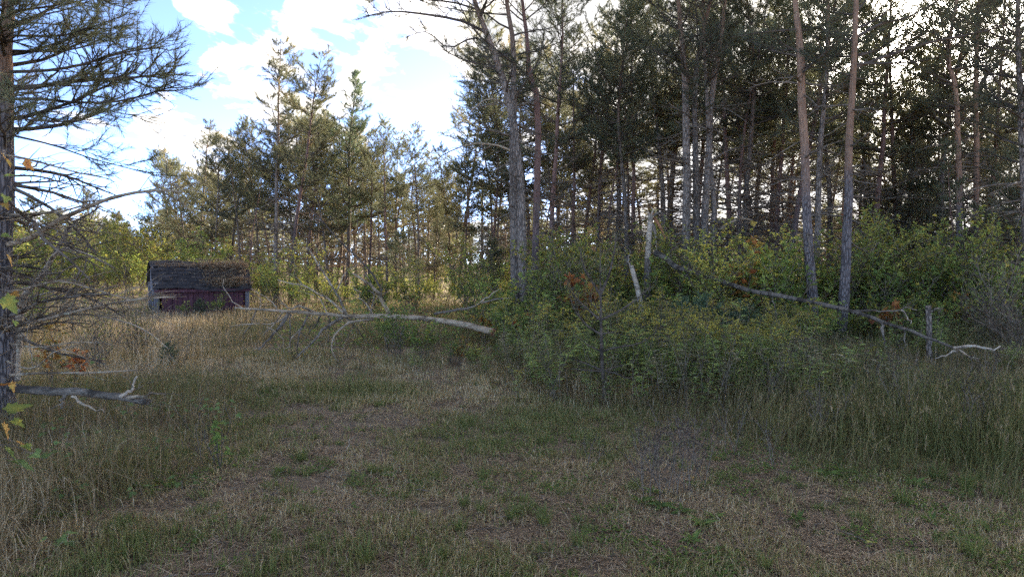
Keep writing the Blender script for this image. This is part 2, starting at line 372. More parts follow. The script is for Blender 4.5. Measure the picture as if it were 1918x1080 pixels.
def pine(name, r, path, r0, loc, label, live_from, dead_from, Lmax, mats, group=None, cat='pine tree', whorl=.42, per=3.4, dens=5.0, nn=12, nlen=.085, nwid=.008,
         each_limb=False, extra=(), dead_len=.8, crown_shape=.6, needle='needle', tint_mu=.4, elev=(5, 40), sides=9, stems=None, top_tuft=True, deadp=.85, nter=3, gap=.0, cpow=.75, xsub=.34, xr=1.0):
    """a pine with a traced or wandering trunk (path is local to its base); stems: more trunks of one clump [(path, r0)]"""
    root = thing(name, label, cat, loc, 0, 1, group)
    allst = [(path, r0)] + list(stems or [])
    bare, crown, tw = MB(), MB(), MB()
    for si, (pa, rb) in enumerate(allst):
        H = pa[-1, 2]; n = len(pa); sarr = np.linspace(0, 1, n)
        rad = rb * np.maximum(.05, (1 - sarr) ** cpow) * (1 + .45 * np.exp(-pa[:, 2] / .25))
        tb = MB(); tb.tubes(pa, rad, sides, .5, 0, .035)
        ob('trunk', tb.mesh('trunk', M[mats], True), root)
        pos_at = lambda z: np.array([np.interp(z, pa[:, 2], pa[:, 0]), np.interp(z, pa[:, 2], pa[:, 1]), z])
        rad_at = lambda z: float(np.interp(z, pa[:, 2], rad))
        z = dead_from; lf = live_from[si] if isinstance(live_from, (list, tuple)) else live_from
        while z < H - .15:
            live = z > lf
            for k in range(r.poisson(per if live else per * deadp)):
                az = r.random() * 2 * pi; zz = z + r.uniform(-.12, .12)
                if zz >= H: continue
                s = (zz - lf) / max(H - lf, .1)
                if live:
                    if r.random() < gap: continue
                    L = Lmax * (min(1, .55 + s * 1.6) if s < .28 else max(.08, (1 - (s - .28) / .72) ** crown_shape)) * r.uniform(.55, 1.15)
                    e = RAD(elev[0] + (elev[1] - elev[0]) * s + r.normal(0, 8))
                else:
                    L = dead_len * r.uniform(.25, 1.2); e = RAD(r.normal(0, 16))
                p = pos_at(zz); d = np.array([math.cos(az) * math.cos(e), math.sin(az) * math.cos(e), math.sin(e)])
                lp = wander(r, p, d, L, 7 if live else 6, .09 if live else .13, (0, 0, .45 if live else -.15))
                lr = min(rad_at(zz) * .45, .010 + .011 * L)
                sec, ter, tp, td = limb_parts(r, lp, L, live, dens if live else dens * .8, lr, nter=nter)
                tgt = MB() if each_limb and L > .5 else (tw if live else bare)
                mi = 0
                tgt.tubes(lp, lr * np.linspace(1, .28, len(lp)), 5 if each_limb else 4, .5, mi)
                put_twigs(tgt, sec, ter, lr * .42)
                if tgt is not tw and tgt is not bare:
                    ob('limb' if live else 'dead_branch', tgt.mesh('limb', M['twig_dark' if live else 'twig'], True), root)
                if live: tufts(crown, r, tp, td, nn, nlen, nwid, tint=np.clip(r.normal(tint_mu + .12 * s, .17) + r.normal(0, .1, len(tp)), 0, 1))
            z += whorl * r.uniform(.7, 1.35)
        if top_tuft: tufts(crown, r, [pa[-1]], [pa[-1] - pa[-2]], nn * 2, nlen, nwid)
    for (ep, er, elive, edens) in extra:
        L = float(np.linalg.norm(np.diff(ep, axis=0), axis=1).sum())
        b = MB(); b.tubes(ep, er * (xr if elive else 1) * np.linspace(1, .25, len(ep)), 6, .5, 0, .04)
        sec, ter, tp, td = limb_parts(r, ep, L, elive, edens, er, sub=xsub if elive else .36, nter=nter)
        put_twigs(b, sec, ter, max(.003, er * .26))
        ob('limb' if elive else 'dead_branch', b.mesh('limb', M['twig_dark' if elive else 'dead'], True), root)
        if elive: tufts(crown, r, tp, td, nn, nlen, nwid, tint=np.clip(r.normal(tint_mu, .17, len(tp)), 0, 1))
    if tw.n: ob('branches', tw.mesh('branches', M['twig_dark'], True), root, 'stuff')
    if bare.n: ob('bare_branches', bare.mesh('bare_branches', M['twig'], True), root, 'stuff')
    if crown.n: ob('crown', crown.mesh('crown', M[needle]), root, 'stuff')
    return root

def trunk_px(pts, Y, H=None, n=16, base=None, r=None):
    """trunk path through spots of the photograph at distance Y, from the ground up, carried on to height H; returns (base, local path)"""
    P = [at(px, py, Y) for px, py in pts]
    b = gat(pts[0][0], Y) if base is None else base
    b[2] -= .05
    dz = P[0][2] - b[2]
    P = [b] + ([] if dz < .3 else P[:1]) + P[1:]
    if H is not None and b[2] + H > P[-1][2] + .3:
        d = nrm(P[-1] - P[-2]); d = nrm(d + np.array([0, 0, .8])); k = (b[2] + H - P[-1][2]) / d[2]
        P += [P[-1] + d * k * .5, P[-1] + d * k + np.array([.05, 0, 0])]
    L = spline(np.array(P), n) - b
    L[:, 1] += .0 if r is None else r.normal(0, .02, n)
    L[0] = 0
    return b, L
def px_path(pts, n=10):
    return spline(np.array([at(*p) for p in pts]), n)

# ---- near pine at the left edge
r = np.random.default_rng(101)
b0, pa = trunk_px([(-2, 790), (2, 600), (4, 400), (8, 200), (14, 0)], 6.7, 6.4, 18, r=r)
ex = []
def E(pts, rad, live, dens): ex.append((px_path(pts, 11) - b0, rad, live, dens))
E([(6, 135, 6.7), (90, 132, 6.6), (150, 122, 6.5), (190, 110, 6.5), (250, 95, 6.4), (300, 90, 6.4)], .024, True, 10)
E([(6, 187, 6.7), (75, 185, 6.7), (140, 192, 6.7), (220, 190, 6.6), (280, 175, 6.6), (338, 158, 6.5)], .024, True, 11)
E([(6, 250, 6.7), (60, 262, 6.8), (110, 275, 6.8), (165, 295, 6.9), (240, 315, 6.9), (305, 332, 6.9)], .018, True, 6)
E([(8, 95, 6.7), (60, 96, 6.8), (120, 95, 6.9), (180, 82, 7.0), (230, 70, 7.1)], .020, True, 11)
E([(9, 66, 6.7), (80, 68, 6.5), (125, 65, 6.4), (175, 50, 6.3), (235, 28, 6.3)], .018, True, 11)
E([(11, 22, 6.7), (75, 15, 6.8), (150, 2, 6.9), (240, -15, 7.0)], .018, True, 11)
E([(11, 10, 6.7), (60, -10, 6.3), (150, -30, 6.1), (220, -40, 6.0)], .018, True, 10)
E([(8, 160, 6.7), (70, 160, 7.1), (130, 150, 7.4), (190, 145, 7.7)], .016, True, 11)
E([(6, 215, 6.7), (60, 225, 6.4), (120, 228, 6.2), (190, 222, 6.1)], .015, True, 8)
E([(6, 290, 6.7), (60, 300, 6.5), (140, 322, 6.4), (205, 335, 6.3)], .014, False, 9)
E([(5, 330, 6.7), (70, 330, 7.0), (130, 345, 7.2), (210, 352, 7.4)], .013, False, 9)
E([(5, 460, 6.7), (60, 445, 6.6), (110, 412, 6.55), (210, 370, 6.45), (290, 357, 6.4), (345, 360, 6.35)], .030, False, 5)
E([(295, 357, 6.4), (320, 368, 6.35), (350, 388, 6.3), (377, 412, 6.3)], .010, False, 6)
E([(5, 400, 6.7), (50, 402, 6.5), (120, 395, 6.3), (170, 382, 6.2), (215, 400, 6.15)], .014, False, 7)
E([(4, 500, 6.7), (60, 470, 6.9), (110, 440, 7.0), (160, 432, 7.1), (240, 440, 7.2)], .013, False, 8)
E([(4, 548, 6.7), (50, 540, 6.6), (110, 526, 6.5), (170, 540, 6.5), (260, 566, 6.4)], .018, False, 6)
E([(4, 615, 6.7), (70, 602, 6.5), (150, 581, 6.35), (250, 561, 6.2), (330, 556, 6.1)], .022, False, 6)
E([(70, 602, 6.5), (150, 588, 6.4), (225, 600, 6.3), (275, 620, 6.2), (318, 655, 6.1)], .013, False, 7)
E([(4, 640, 6.7), (70, 650, 6.6), (150, 640, 6.5), (230, 648, 6.4)], .010, False, 8)
E([(4, 590, 6.7), (70, 560, 7.0), (150, 545, 7.2), (240, 575, 7.3), (330, 610, 7.3)], .013, False, 8)
E([(4, 703, 6.7), (80, 698, 6.5), (160, 698, 6.4), (235, 694, 6.3), (268, 692, 6.3)], .016, False, 2)
E([(4, 672, 6.7), (60, 690, 6.4), (110, 655, 6.2), (165, 672, 6.1)], .010, False, 6)
pine('pine_tree', r, pa, .115, b0, 'near rough-barked pine with bare lower branches beside orange maple leaves', 2.75, 0.9, 1.75, 'bark_orange',
     whorl=.26, per=3.6, dens=12, nn=18, nlen=.074, nwid=.0042, xsub=.5, xr=.7, each_limb=True, extra=ex, dead_len=1.25, sides=14, elev=(0, 25), tint_mu=.52, crown_shape=.4, deadp=1.8, nter=4)

# ---- tall pines of the front rank, trunk by trunk
def hero(label, pts, Y, H, dia, mats='bark', live=3.5, dead=1.0, L=1.8, seed=1, stems=(), extra=(), name='pine_tree', **k):
    r = np.random.default_rng(seed)
    b, pa = trunk_px(pts, Y, H, 18, r=r)
    st = []
    for (sp, sh, sdia) in stems:
        _b, q = trunk_px(sp, Y, sh, 18, r=r); st.append((q + (_b - b), sdia * .38))
    exl = [(px_path(p, 10) - b, rad, lv, dn) for p, rad, lv, dn in extra]
    kk = dict(whorl=.33, per=3.4, dens=8, nn=11, nlen=.085, nwid=.0066, each_limb=True, sides=11, dead_len=1.0, tint_mu=.42, deadp=1.2, nter=4); kk.update(k)
    return pine(name, r, pa, dia * .38, b, label, live, dead, L, mats, stems=st, extra=exl, **kk)

hero('tall twin-stemmed grey pine, one stem leaning out over the fallen log', [(966, 560), (963, 420), (961, 284), (962, 180), (961, 80), (948, 0)], 15, 9.5, .30, 'bark', [5.6, 5.0], 2.6, 1.9, 21,
     stems=[([(980, 560), (976, 430), (974, 335), (955, 195), (918, 80), (888, 0)], 9.0, .34)], gap=.25, per=2.4, dens=5,
     extra=[([(908, 60, 15), (860, 38, 14.9), (780, 25, 14.8), (730, 22, 14.7), (680, 32, 14.6)], .034, True, 5),
            ([(925, 100, 15), (890, 70, 15.2), (840, 90, 15.3), (800, 60, 15.4), (760, 70, 15.5)], .024, True, 4.5),
            ([(900, 20, 15), (850, 5, 15), (800, 0, 15), (740, -10, 15), (690, 5, 15)], .024, True, 5),
            ([(962, 285, 15), (930, 272, 14.8), (880, 270, 14.6), (830, 290, 14.5), (815, 306, 14.5)], .026, False, 4),
            ([(956, 200, 15), (920, 185, 15.1), (890, 200, 15.2), (870, 226, 15.2), (820, 256, 15.3)], .02, False, 4),
            ([(962, 190, 15), (985, 150, 15), (1010, 110, 15), (1020, 60, 15)], .03, True, 4)])
hero('russet-stemmed pine close behind the twin-stemmed grey pine', [(1001, 560), (1003, 463), (1008, 208), (991, 135), (988, 80), (978, 0)], 16, 9.2, .26, 'bark_red', 5.2, 2.8, 1.7, 22, gap=.2, per=2.6)
hero('pine clump of four dark trunks rising from one foot behind the snapped stump', [(1284, 540), (1286, 350), (1285, 200), (1280, 100), (1270, 0)], 17, 11.5, .33, 'bark', [5.2, 5.4, 5.4, 5.0], 1.8, 2.0, 23,
     stems=[([(1302, 540), (1304, 400), (1302, 250), (1304, 130), (1330, 0)], 11.0, .28), ([(1318, 540), (1320, 400), (1327, 300), (1334, 175), (1350, 75), (1358, 0)], 11.2, .30), ([(1330, 540), (1338, 400), (1330, 300), (1322, 150), (1318, 0)], 10.4, .22)],
     per=1.7, each_limb=False, dead_len=1.3, deadp=1.2, gap=.1,
     extra=[([(1330, 450, 17), (1355, 425, 16.8), (1385, 410, 16.6), (1410, 412, 16.5)], .05, False, 3), ([(1334, 300, 17), (1370, 280, 17), (1420, 270, 17), (1460, 250, 17)], .03, True, 4)])
hero('straight pine with orange upper bark standing second from the leaning log', [(1522, 570), (1515, 475), (1505, 250), (1497, 75), (1490, 0)], 13, 9.5, .30, 'bark_orange', 5.0, 2.2, 1.8, 24, per=2.4, gap=.1,
     extra=[([(1497, 55, 13), (1460, 58, 12.9), (1420, 62, 12.8), (1370, 70, 12.7)], .022, True, 5), ([(1500, 130, 13), (1530, 120, 13.2), (1580, 140, 13.4)], .018, True, 5)])
hero('stout pine with orange upper trunk and dark lower bark, log crossing its foot', [(1576, 590), (1585, 500), (1590, 350), (1595, 200), (1605, 0)], 12.4, 9.4, .285, 'bark_orange', 4.9, 2.0, 1.7, 25, per=2.0, gap=.1,
     extra=[([(1604, 70, 12.4), (1650, 45, 12.5), (1700, 33, 12.6), (1760, 0, 12.7)], .034, True, 4.5),
            ([(1600, 128, 12.4), (1660, 105, 12.5), (1740, 80, 12.6), (1830, 62, 12.8), (1910, 40, 13)], .034, True, 5),
            ([(1602, 120, 12.4), (1680, 118, 12.3), (1740, 112, 12.2), (1800, 95, 12.1)], .022, True, 5)])
hero('dark crooked pine half hidden behind the straight orange-barked pine', [(1530, 540), (1532, 425), (1535, 300), (1548, 150), (1552, 0)], 17, 10.5, .25, 'bark', 4.2, 1.4, 1.8, 26, per=2.4)
hero('pine with a sharp kink in its upper trunk under the bright sun', [(1799, 560), (1797, 500), (1796, 300), (1790, 175), (1774, 100), (1792, 0)], 17.5, 9.8, .25, 'bark_orange', 5.0, 1.5, 1.9, 27, per=2.2)
hero('forked pine growing just beyond the kinked pine', [(1826, 540), (1828, 450), (1828, 250), (1830, 50), (1834, 0)], 18.5, 10.5, .25, 'bark_orange', 4.6, 1.2, 1.9, 28, per=2.4,
     extra=[([(1829, 170, 18.5), (1850, 140, 18.5), (1885, 100, 18.5), (1905, 50, 18.5)], .05, True, 4)])
hero('dense dark pine spreading at the far right end of the wood', [(1925, 600), (1920, 400), (1912, 200), (1905, 60)], 13.5, 8.6, .24, 'bark', 3.2, 1.4, 1.9, 29, per=3.2, dens=6.5)
hero('low bushy pine filling the gap under the bright sun', [(1700, 570), (1704, 400), (1708, 250)], 20, 6.2, .17, 'bark', 1.9, .8, 2.1, 30, per=3.4, dens=6, whorl=.36)

# ---- pine prototypes for the ranks behind (copied with shared meshes)
def proto(seed, H, dia, live, dead, L, mats, needle='needle', lean=.02, **k):
    r = np.random.default_rng(seed)
    pa = wander(r, (0, 0, 0), (r.normal(0, lean), r.normal(0, lean), 1), H, 14, .035, (0, 0, .15)); pa[0] = 0
    kk = dict(whorl=.33, per=3.9, dens=8, nn=10, nlen=.095, nwid=.0092, sides=7, dead_len=1.1, deadp=1.1, nter=4); kk.update(k)
    return pine('pine_tree', r, pa, dia * .34, (0, 0, 0), 'pine', live, dead, L, mats, needle=needle, **kk)
PR = {
    'slim': proto(201, 9.5, .26, 4.4, 1.2, 1.7, 'bark', crown_shape=.5, tint_mu=.45, gap=.1),
    'slim2': proto(202, 9.0, .24, 3.9, 1.0, 1.65, 'bark_red', crown_shape=.5, tint_mu=.5, gap=.15),
    'tall': proto(203, 11, .30, 5.2, 1.5, 2.1, 'bark', crown_shape=.38, tint_mu=.46, gap=.15, elev=(0, 55), deadp=1.7),
    'tall2': proto(204, 11, .28, 4.6, 1.2, 2.0, 'bark_red', crown_shape=.38, tint_mu=.36, dead_len=1.3, gap=.2, elev=(0, 55), deadp=1.7),
    'full': proto(205, 8.0, .24, 2.3, .8, 2.1, 'bark', crown_shape=.42, per=3.8, tint_mu=.55, elev=(5, 60)),
    'full2': proto(206, 7.5, .24, 1.9, .6, 2.1, 'bark', crown_shape=.38, per=3.8, tint_mu=.48, elev=(5, 60)),
    'white': proto(207, 10, .30, 3.2, 1.0, 2.3, 'bark', 'needle_blue', crown_shape=.8, per=4, tint_mu=.5, elev=(5, 50), nlen=.12),
    'thin': proto(208, 8.0, .15, 5.2, .8, .9, 'bark_red', crown_shape=.45, dead_len=.9),
    'bush': proto(209, 4.6, .15, .9, .4, 1.6, 'bark', crown_shape=.7, per=4, whorl=.32, tint_mu=.5),
}
H0 = {'slim': 9.5, 'slim2': 9, 'tall': 11, 'tall2': 11, 'full': 8, 'full2': 7.5, 'white': 10, 'thin': 8, 'bush': 4.6}
used = set()
rt = np.random.default_rng(77)
LAND = [(400, 'red shed'), (517, 'spiky-topped leaning pine'), (585, 'pair of pines'), (648, 'bright green pine'), (722, 'dark-stemmed pine'), (786, 'slim pine at the gap'), (870, 'thin-crowned pine'), (970, 'twin-stemmed pine'), (1080, 'red-stemmed pines'), (1150, 'pale leaning trunk'), (1218, 'snapped stump'), (1310, 'four-trunk clump'), (1395, 'bright orange sapling'), (1450, 'red-brown pines'), (1515, 'straight orange-barked pine'), (1588, 'stout pine'), (1690, 'golden shrubs'), (1740, 'mossy stub'), (1797, 'kinked pine'), (1850, 'forked pine'), (1915, 'dark pine at the bank end')]
LAND = [(-20, 'near pine'), (120, 'bleached bare trunk'), (250, 'open field')] + LAND
near = lambda px: min(LAND, key=lambda a: abs(a[0] - px))[1]
def stand(kind, px, Y, top, label, group=None):
    """a pine of that kind whose foot stands at distance Y and whose tip reaches the height top (in metres)"""
    p = gat(px, Y); p[2] -= .08; s = top / H0[kind]
    c = copy_tree(PR[kind], p, rt.random() * 6.28, s, label, group)
    c.scale = (s * rt.uniform(.9, 1.12), s * rt.uniform(.9, 1.12), s)
    return c
hgt = lambda py, Y: EYE + (490 - py) / FOC * Y
for kind, px, Y, py, lab in [
    ('full', 398, 33, 262, 'broad olive pine standing directly behind the red shed'),
    ('full2', 350, 38, 300, 'rounded pine to the shed side nearest the open sky'),
    ('slim', 452, 30, 262, 'slender pine just past the shed corner'),
    ('thin', 470, 28, 300, 'very thin pine stem close past the shed corner'),
    ('slim', 517, 25, 85, 'tall blue-green pine with a leaning foot and spiky top'),
    ('slim2', 545, 24, 98, 'tall sparse pine with open twiggy top beside the spiky one'),
    ('slim2', 578, 29, 190, 'pine in the pair behind the sparse twiggy one, redder stem'),
    ('slim', 592, 31, 205, 'pine in the pair behind the sparse twiggy one, greyer stem'),
    ('white', 648, 30, 124, 'bright green dense-topped pine, greenest crown of the wood'),
    ('full', 620, 27, 230, 'olive pine standing in front of the bright green pine'),
    ('tall2', 722, 26, 228, 'dark-stemmed pine with broad olive crown past the bright green pine'),
    ('slim2', 690, 29, 232, 'olive-crowned pine between the bright green and dark-stemmed pines'),
    ('thin', 742, 30, 262, 'thin pine beside the broad olive crown'),
    ('slim', 786, 27, 238, 'slim pine at the edge of the open cloudy gap'),
    ('full2', 812, 28, 385, 'short dark pine under the cloudy gap'),
    ('slim2', 872, 24, 275, 'thin-crowned pine next to the twin-stemmed grey pine'),
    ('full', 850, 32, 330, 'green bushy pine behind the cut end of the fallen log'),
    ('slim2', 925, 25, 225, 'pine behind the twin-stemmed grey pine'),
    ('tall2', 1078, 23, 75, 'red-stemmed pine with pointed crown against the pale sky'),
    ('slim2', 1094, 24, 110, 'red-stemmed pine crowding the pointed-crown pine'),
    ('slim', 1040, 25, 190, 'pine behind the yellowing shrub and russet pine'),
    ('tall', 1176, 19, 5, 'dark straight pine right behind the snapped stump'),
    ('tall2', 1192, 22, 30, 'pine shadowing the dark straight pine behind the snapped stump'),
    ('thin', 1140, 21, 160, 'thin pine between the snapped stump and pointed-crown pine'),
    ('slim', 1248, 22, -20, 'leaning slim pine between snapped stump and four-trunk clump'),
    ('thin', 1262, 26, 60, 'thin pine seen against bright sky beside the four-trunk clump'),
    ('tall2', 1370, 20, -60, 'red-brown pine next past the four-trunk clump'),
    ('tall', 1396, 19.5, -80, 'dark pine second past the four-trunk clump'),
    ('slim2', 1418, 22, -20, 'third red-brown pine past the four-trunk clump'),
    ('tall2', 1436, 24, -10, 'slender pine just short of the straight orange-barked pine'),
    ('slim', 1625, 22, -10, 'pine behind the stout pine with log at its foot'),
    ('thin', 1712, 24, 60, 'thin stem standing under the bright sun patch'),
    ('full', 1670, 25, 230, 'bushy green pine behind the yellow shrub'),
    ('full2', 1755, 22, 270, 'rounded bushy pine near the kinked pine'),
    ('bush', 1860, 17, 330, 'low wide pine bush past the forked pine'),
    ('full', 1895, 19, 190, 'dark full pine near the far right end'),
    ('thin', 1779, 17, 250, 'thin dark stem in front of the kinked pine'),
    ('slim2', 1465, 27, 60, 'far slender pine between the clump and orange-barked pines'),
    ('full', 1652, 20, 300, 'dense green pine low beyond the golden shrubs'),
    ('full2', 1735, 19, 330, 'dense rounded pine just short of the kinked pine'),
    ('full', 1822, 20.5, 235, 'dense pine filling the space behind the forked pine'),
    ('full2', 1905, 16, 270, 'dark dense pine bending over the far right end of the bank'),
    ('full', 1602, 24, 300, 'dense pine behind the stout pine with the log at its foot'),
    ('full', 1130, 27, 190, 'dense pine between the snapped stump and red-stemmed pines'),
    ('bush', 905, 19, 440, 'low pine bush behind the twin-stemmed grey pine'),
    ('bush', 760, 23, 430, 'low pine bush behind the arching broken branch'),
]: stand(kind, px, Y, hgt(py, Y), lab)
rq = np.random.default_rng(66)
for k, px in enumerate([1238, 1382, 1452, 1478, 1560, 1618, 1642, 1688, 1742, 1768, 1852, 1878, 1148, 1112, 1030]):
    kd = ['tall', 'thin', 'tall2', 'slim2'][k % 4]; stand(kd, px, rq.uniform(18.5, 25), rq.uniform(9, 11.5), {'tall': 'bare-limbed grey', 'thin': 'pole-thin', 'tall2': 'bare-limbed russet', 'slim2': 'slim russet'}[kd] + ' pine of the second rank by the ' + near(px), 'pines of the second rank')
# the crowded ranks farther in
kinds = ['slim', 'slim2', 'tall', 'tall2', 'full', 'full2', 'thin', 'white']
zones = [(320, 860, 32, 52, 34, 'pine deep in the wood behind the ', 'pines deep in the wood behind the fallen log', (7, 9.8)),
         (860, 1260, 25, 46, 19, 'pine deep in mid-wood behind the ', 'pines deep in the wood behind the twin-stemmed pine', (8, 12)),
         (1260, 1560, 23, 42, 14, 'pine deep in the wood behind the ', 'pines deep in the wood behind the four-trunk clump', (9, 12.5)),
         (1560, 2050, 23, 44, 18, 'pine deep in the wood behind the ', 'pines deep in the wood under the bright sun', (7.5, 11.5)),
         (-60, 380, 38, 58, 26, 'pine far across the field behind the ', 'pines across the field behind the near pine', (4, 6.2))]
KW = {'slim': 'slender ', 'slim2': 'slender reddish ', 'tall': 'tall ', 'tall2': 'tall reddish ', 'full': 'bushy ', 'full2': 'rounded ', 'thin': 'thin ', 'white': 'blue-green ', 'bush': 'low '}
for x0, x1, y0, y1, n, lab, grp, hh in zones:
    for k in range(n):
        px = x0 + (x1 - x0) * (k + rt.random()) / n; Y = rt.uniform(y0, y1)
        kd = (['tall', 'tall2', 'slim', 'slim2', 'tall', 'thin', 'full'][rt.integers(0, 7)] if x0 > 400 else ['slim', 'slim2', 'full', 'full2', 'full', 'tall'][rt.integers(0, 6)]) if x0 > 0 else ['full', 'full2', 'bush'][rt.integers(0, 3)]
        hp = rt.uniform(*hh); stand(kd, px, Y, hp, ('lofty ' if hp > hh[0] * .3 + hh[1] * .7 else 'low ' if hp < hh[0] * .7 + hh[1] * .3 else '') + KW[kd] + lab + near(px), grp)
for o in list(PR.values()):
    for ch in list(o.children): bpy.data.objects.remove(ch)
    bpy.data.objects.remove(o)

# ---- far-off wood closing the horizon, one mass
def far_wood():
    r = np.random.default_rng(404); b, tb = MB(), MB()
    for k in range(170):
        a = RAD(-50 + 100 * (k + r.random()) / 170); D = r.uniform(62, 110); x, y = D * math.sin(a), D * math.cos(a)
        H = r.uniform(6.0, 9.5) * (.85 if a > .12 else 1.0 if a > -.42 else .7)
        tb.tubes(np.array([[x, y, -.2], [x, y, H * .5], [x + .1, y, H]]), np.array([.16, .11, .03]), 4)
        m = 340; z = H * (.06 + .94 * r.random(m)); rr = 2.3 * np.clip(1.15 - z / H, .1, 1) ** .7 * np.sqrt(r.random(m)); th = r.random(m) * 6.283
        P = np.stack([x + rr * np.cos(th), y + rr * np.sin(th), z], 1)
        tufts(b, r, P, np.stack([np.cos(th), np.sin(th), np.full(m, .5)], 1), 6, .45, .085, 1.0, tint=np.clip(r.normal(.5, .2) + r.normal(0, .15, m), 0, 1), back=.3)
    b.v += tb.v; b.a += tb.a
    b.q += [q + b.n for q in tb.q]; b.mq += [np.ones(len(q), int) for q in tb.q]; b.n += tb.n
    ob('distant_woods', b.mesh('distant_woods', [M['needle'], M['bark']]), kind='stuff')
far_wood()

# ------------------------------------------------------------------ shed
def shed():
    Y = 22.0; c = gat(371, Y); W_, D_ = 2.5, 2.0
    root = thing('shed', 'low collapsed red shed with dark sagging roof at the end of the grass track', 'shed', c, RAD(32))
    wallh = .80
    n = 16
    def boards(x0, x1, y, axis, m, mat):
        for k in range(m):
            t0 = x0 + (x1 - x0) * k / m; w = abs(x1 - x0) / m
            b = MB(); h = wallh + rng.normal(0, .012)
            if axis == 'x': b.box((t0 + w / 2, y + rng.normal(0, .006), h / 2 - .1), (w - .012, .022, h + .2), 0, .5)
            else: b.box((y + rng.normal(0, .006), t0 + w / 2, h / 2 - .1), (.022, w - .012, h + .2), 0, .5)
            ob('board', b.mesh('board', M[mat]), root)
    boards(-W_ / 2 + .1, W_ / 2 - .08, -D_ / 2, 'x', n, 'red_board')
    boards(-D_ / 2 + .05, D_ / 2 - .05, -W_ / 2 + .04, 'y', 9, 'grey_board')
    boards(-D_ / 2 + .05, D_ / 2 - .05, W_ / 2 - .04, 'y', 9, 'red_board')
    boards(-W_ / 2 + .1, W_ / 2 - .08, D_ / 2, 'x', 8, 'red_board')
    for x, y, h in ((-W_ / 2 - .04, -D_ / 2 - .03, .98), (W_ / 2 + .02, -D_ / 2 - .03, .9), (-W_ / 2 - .04, D_ / 2, .95), (-W_ / 2 - .03, -.3, 1.2)):
        b = MB(); b.box((x, y, h / 2), (.11, .11, h), .05, .5); ob('post', b.mesh('post', M['grey_board']), root)
    # gambrel roof: steep dark front, shallow littered top, each in overlapping courses
    yb, ze, zb, zr = -D_ / 2 - .16, .76, 1.38, 1.58
    prof = [(yb, ze), (-D_ / 2 + .30, zb), (.1, zr), (D_ / 2 - .3, zb), (D_ / 2 + .16, ze)]
    for a in range(4):
        (y0, z0), (y1, z1) = prof[a], prof[a + 1]
        m = 6 if a in (0, 3) else 4
        nx = 22
        L = math.hypot(y1 - y0, z1 - z0); ny, nz = -(z1 - z0) / L, (y1 - y0) / L
        for k in range(m):
            f0, f1 = k / m, (k + 1.18) / m if k < m - 1 else 1.0
            b = MB(); x = np.linspace(-W_ / 2 - .14, W_ / 2 + .14, nx)
            sag = -.07 * np.exp(-((x - .5) / .7) ** 2) - .035 * np.sin(x * 2.1) + rng.normal(0, .008, nx)
            lift = .02 if a < 2 else .012
            up0, up1 = (lift, .0) if a < 2 else (.0, lift)
            rows = []
            for f, u in ((f0, up0), (f1, up1)):
                for off in (0, .02):
                    yy = y0 + (y1 - y0) * f + ny * (u + off); zz = z0 + (z1 - z0) * f + nz * (u + off)
                    rows.append(np.stack([x, np.full(nx, yy) + rng.normal(0, .004, nx), zz + sag], 1))
            V = np.concatenate(rows); q = []
            for i in range(nx - 1):
                A0, A1, B0, B1 = i, nx + i, 2 * nx + i, 3 * nx + i
                q += [(A1, A1 + 1, B1 + 1, B1), (A0, A0 + 1, A1 + 1, A1), (B0, B0 + 1, A0 + 1, A0), (B0, B1, B1 + 1, B0 + 1)]
            b.add(V, q, None, .5); ob('roof_course', b.mesh('roof_course', M['roof']), root)
    for sx in (-1, 1):
        b = MB(); P = np.array([(sx * (W_ / 2 + .02), y, z - .05) for y, z in prof] + [(sx * (W_ / 2 + .02), D_ / 2, wallh - .1), (sx * (W_ / 2 + .02), -D_ / 2, wallh - .1)])
        b.add(np.vstack([P, P + np.array([sx * .025, 0, 0])]), [(i, (i + 1) % 7, 7 + (i + 1) % 7, 7 + i) for i in range(7)], [(7, 7 + i, 7 + i + 1) for i in range(1, 6)] + [(0, i, i + 1) for i in range(1, 6)])
        ob('gable', b.mesh('gable', M['grey_board']), root)
        b = MB(); b.box((sx * (W_ / 2 + .052), .1, 1.17), (.02, .34, .2)); ob('hole_shade_panel', b.mesh('hole_shade_panel', M['black']), root)  # solid near-black panel on the gable, painted as the shade inside a hole
    b = MB(); b.box((0, yb + .02, ze - .05), (W_ + .2, .03, .07), 0, .5, 0, .006); ob('fascia', b.mesh('fascia', M['red_board']), root)
    b = MB(); r = np.random.default_rng(8); m = 2600
    x = np.where(r.random(m) < .75, r.uniform(.0, W_ / 2 + .1, m), r.uniform(-W_ / 2, W_ / 2, m)); y = np.where(r.random(m) < .75, r.normal(-D_ / 2 + .42, .16, m), r.uniform(yb, .3, m))
    y = np.clip(y, yb + .02, .3); z = np.interp(y, [p[0] for p in prof[:3]], [p[1] for p in prof[:3]]) + .045 + .05 * r.random(m) * (y > -D_ / 2 + .25)
    y2 = np.clip(r.normal(yb + .1, .05, 900), yb, 0); x2 = r.normal(W_ / 2 - .5, .3, 900)
    x = np.append(x, np.clip(x2, -1.7, 1.75)); y = np.append(y, y2); z = np.append(z, np.interp(y2, [p[0] for p in prof[:3]], [p[1] for p in prof[:3]]) + .05 + .08 * r.random(900))
    tufts(b, r, np.stack([x, y, z], 1), r.normal(0, 1, (len(x), 3)) * [1, 1, .3], 3, .10, .010, .8, np.clip(r.normal(.45, .2, len(x)), 0, 1))
    ob('fallen_needles', b.mesh('fallen_needles', M['straw']), root, 'stuff')
m = new_mat('red_board'); raw, v = OBJC((1, 1, .15))
OUT(PRINC(RAMP(NOISE(v, 9, 6, .7), [(.3, (.075, .032, .036)), (.6, (.145, .062, .066)), (.8, (.24, .165, .155))]), .85, .15, BUMP(NOISE(v, 30, 4), .006)))
M['red_board'] = m
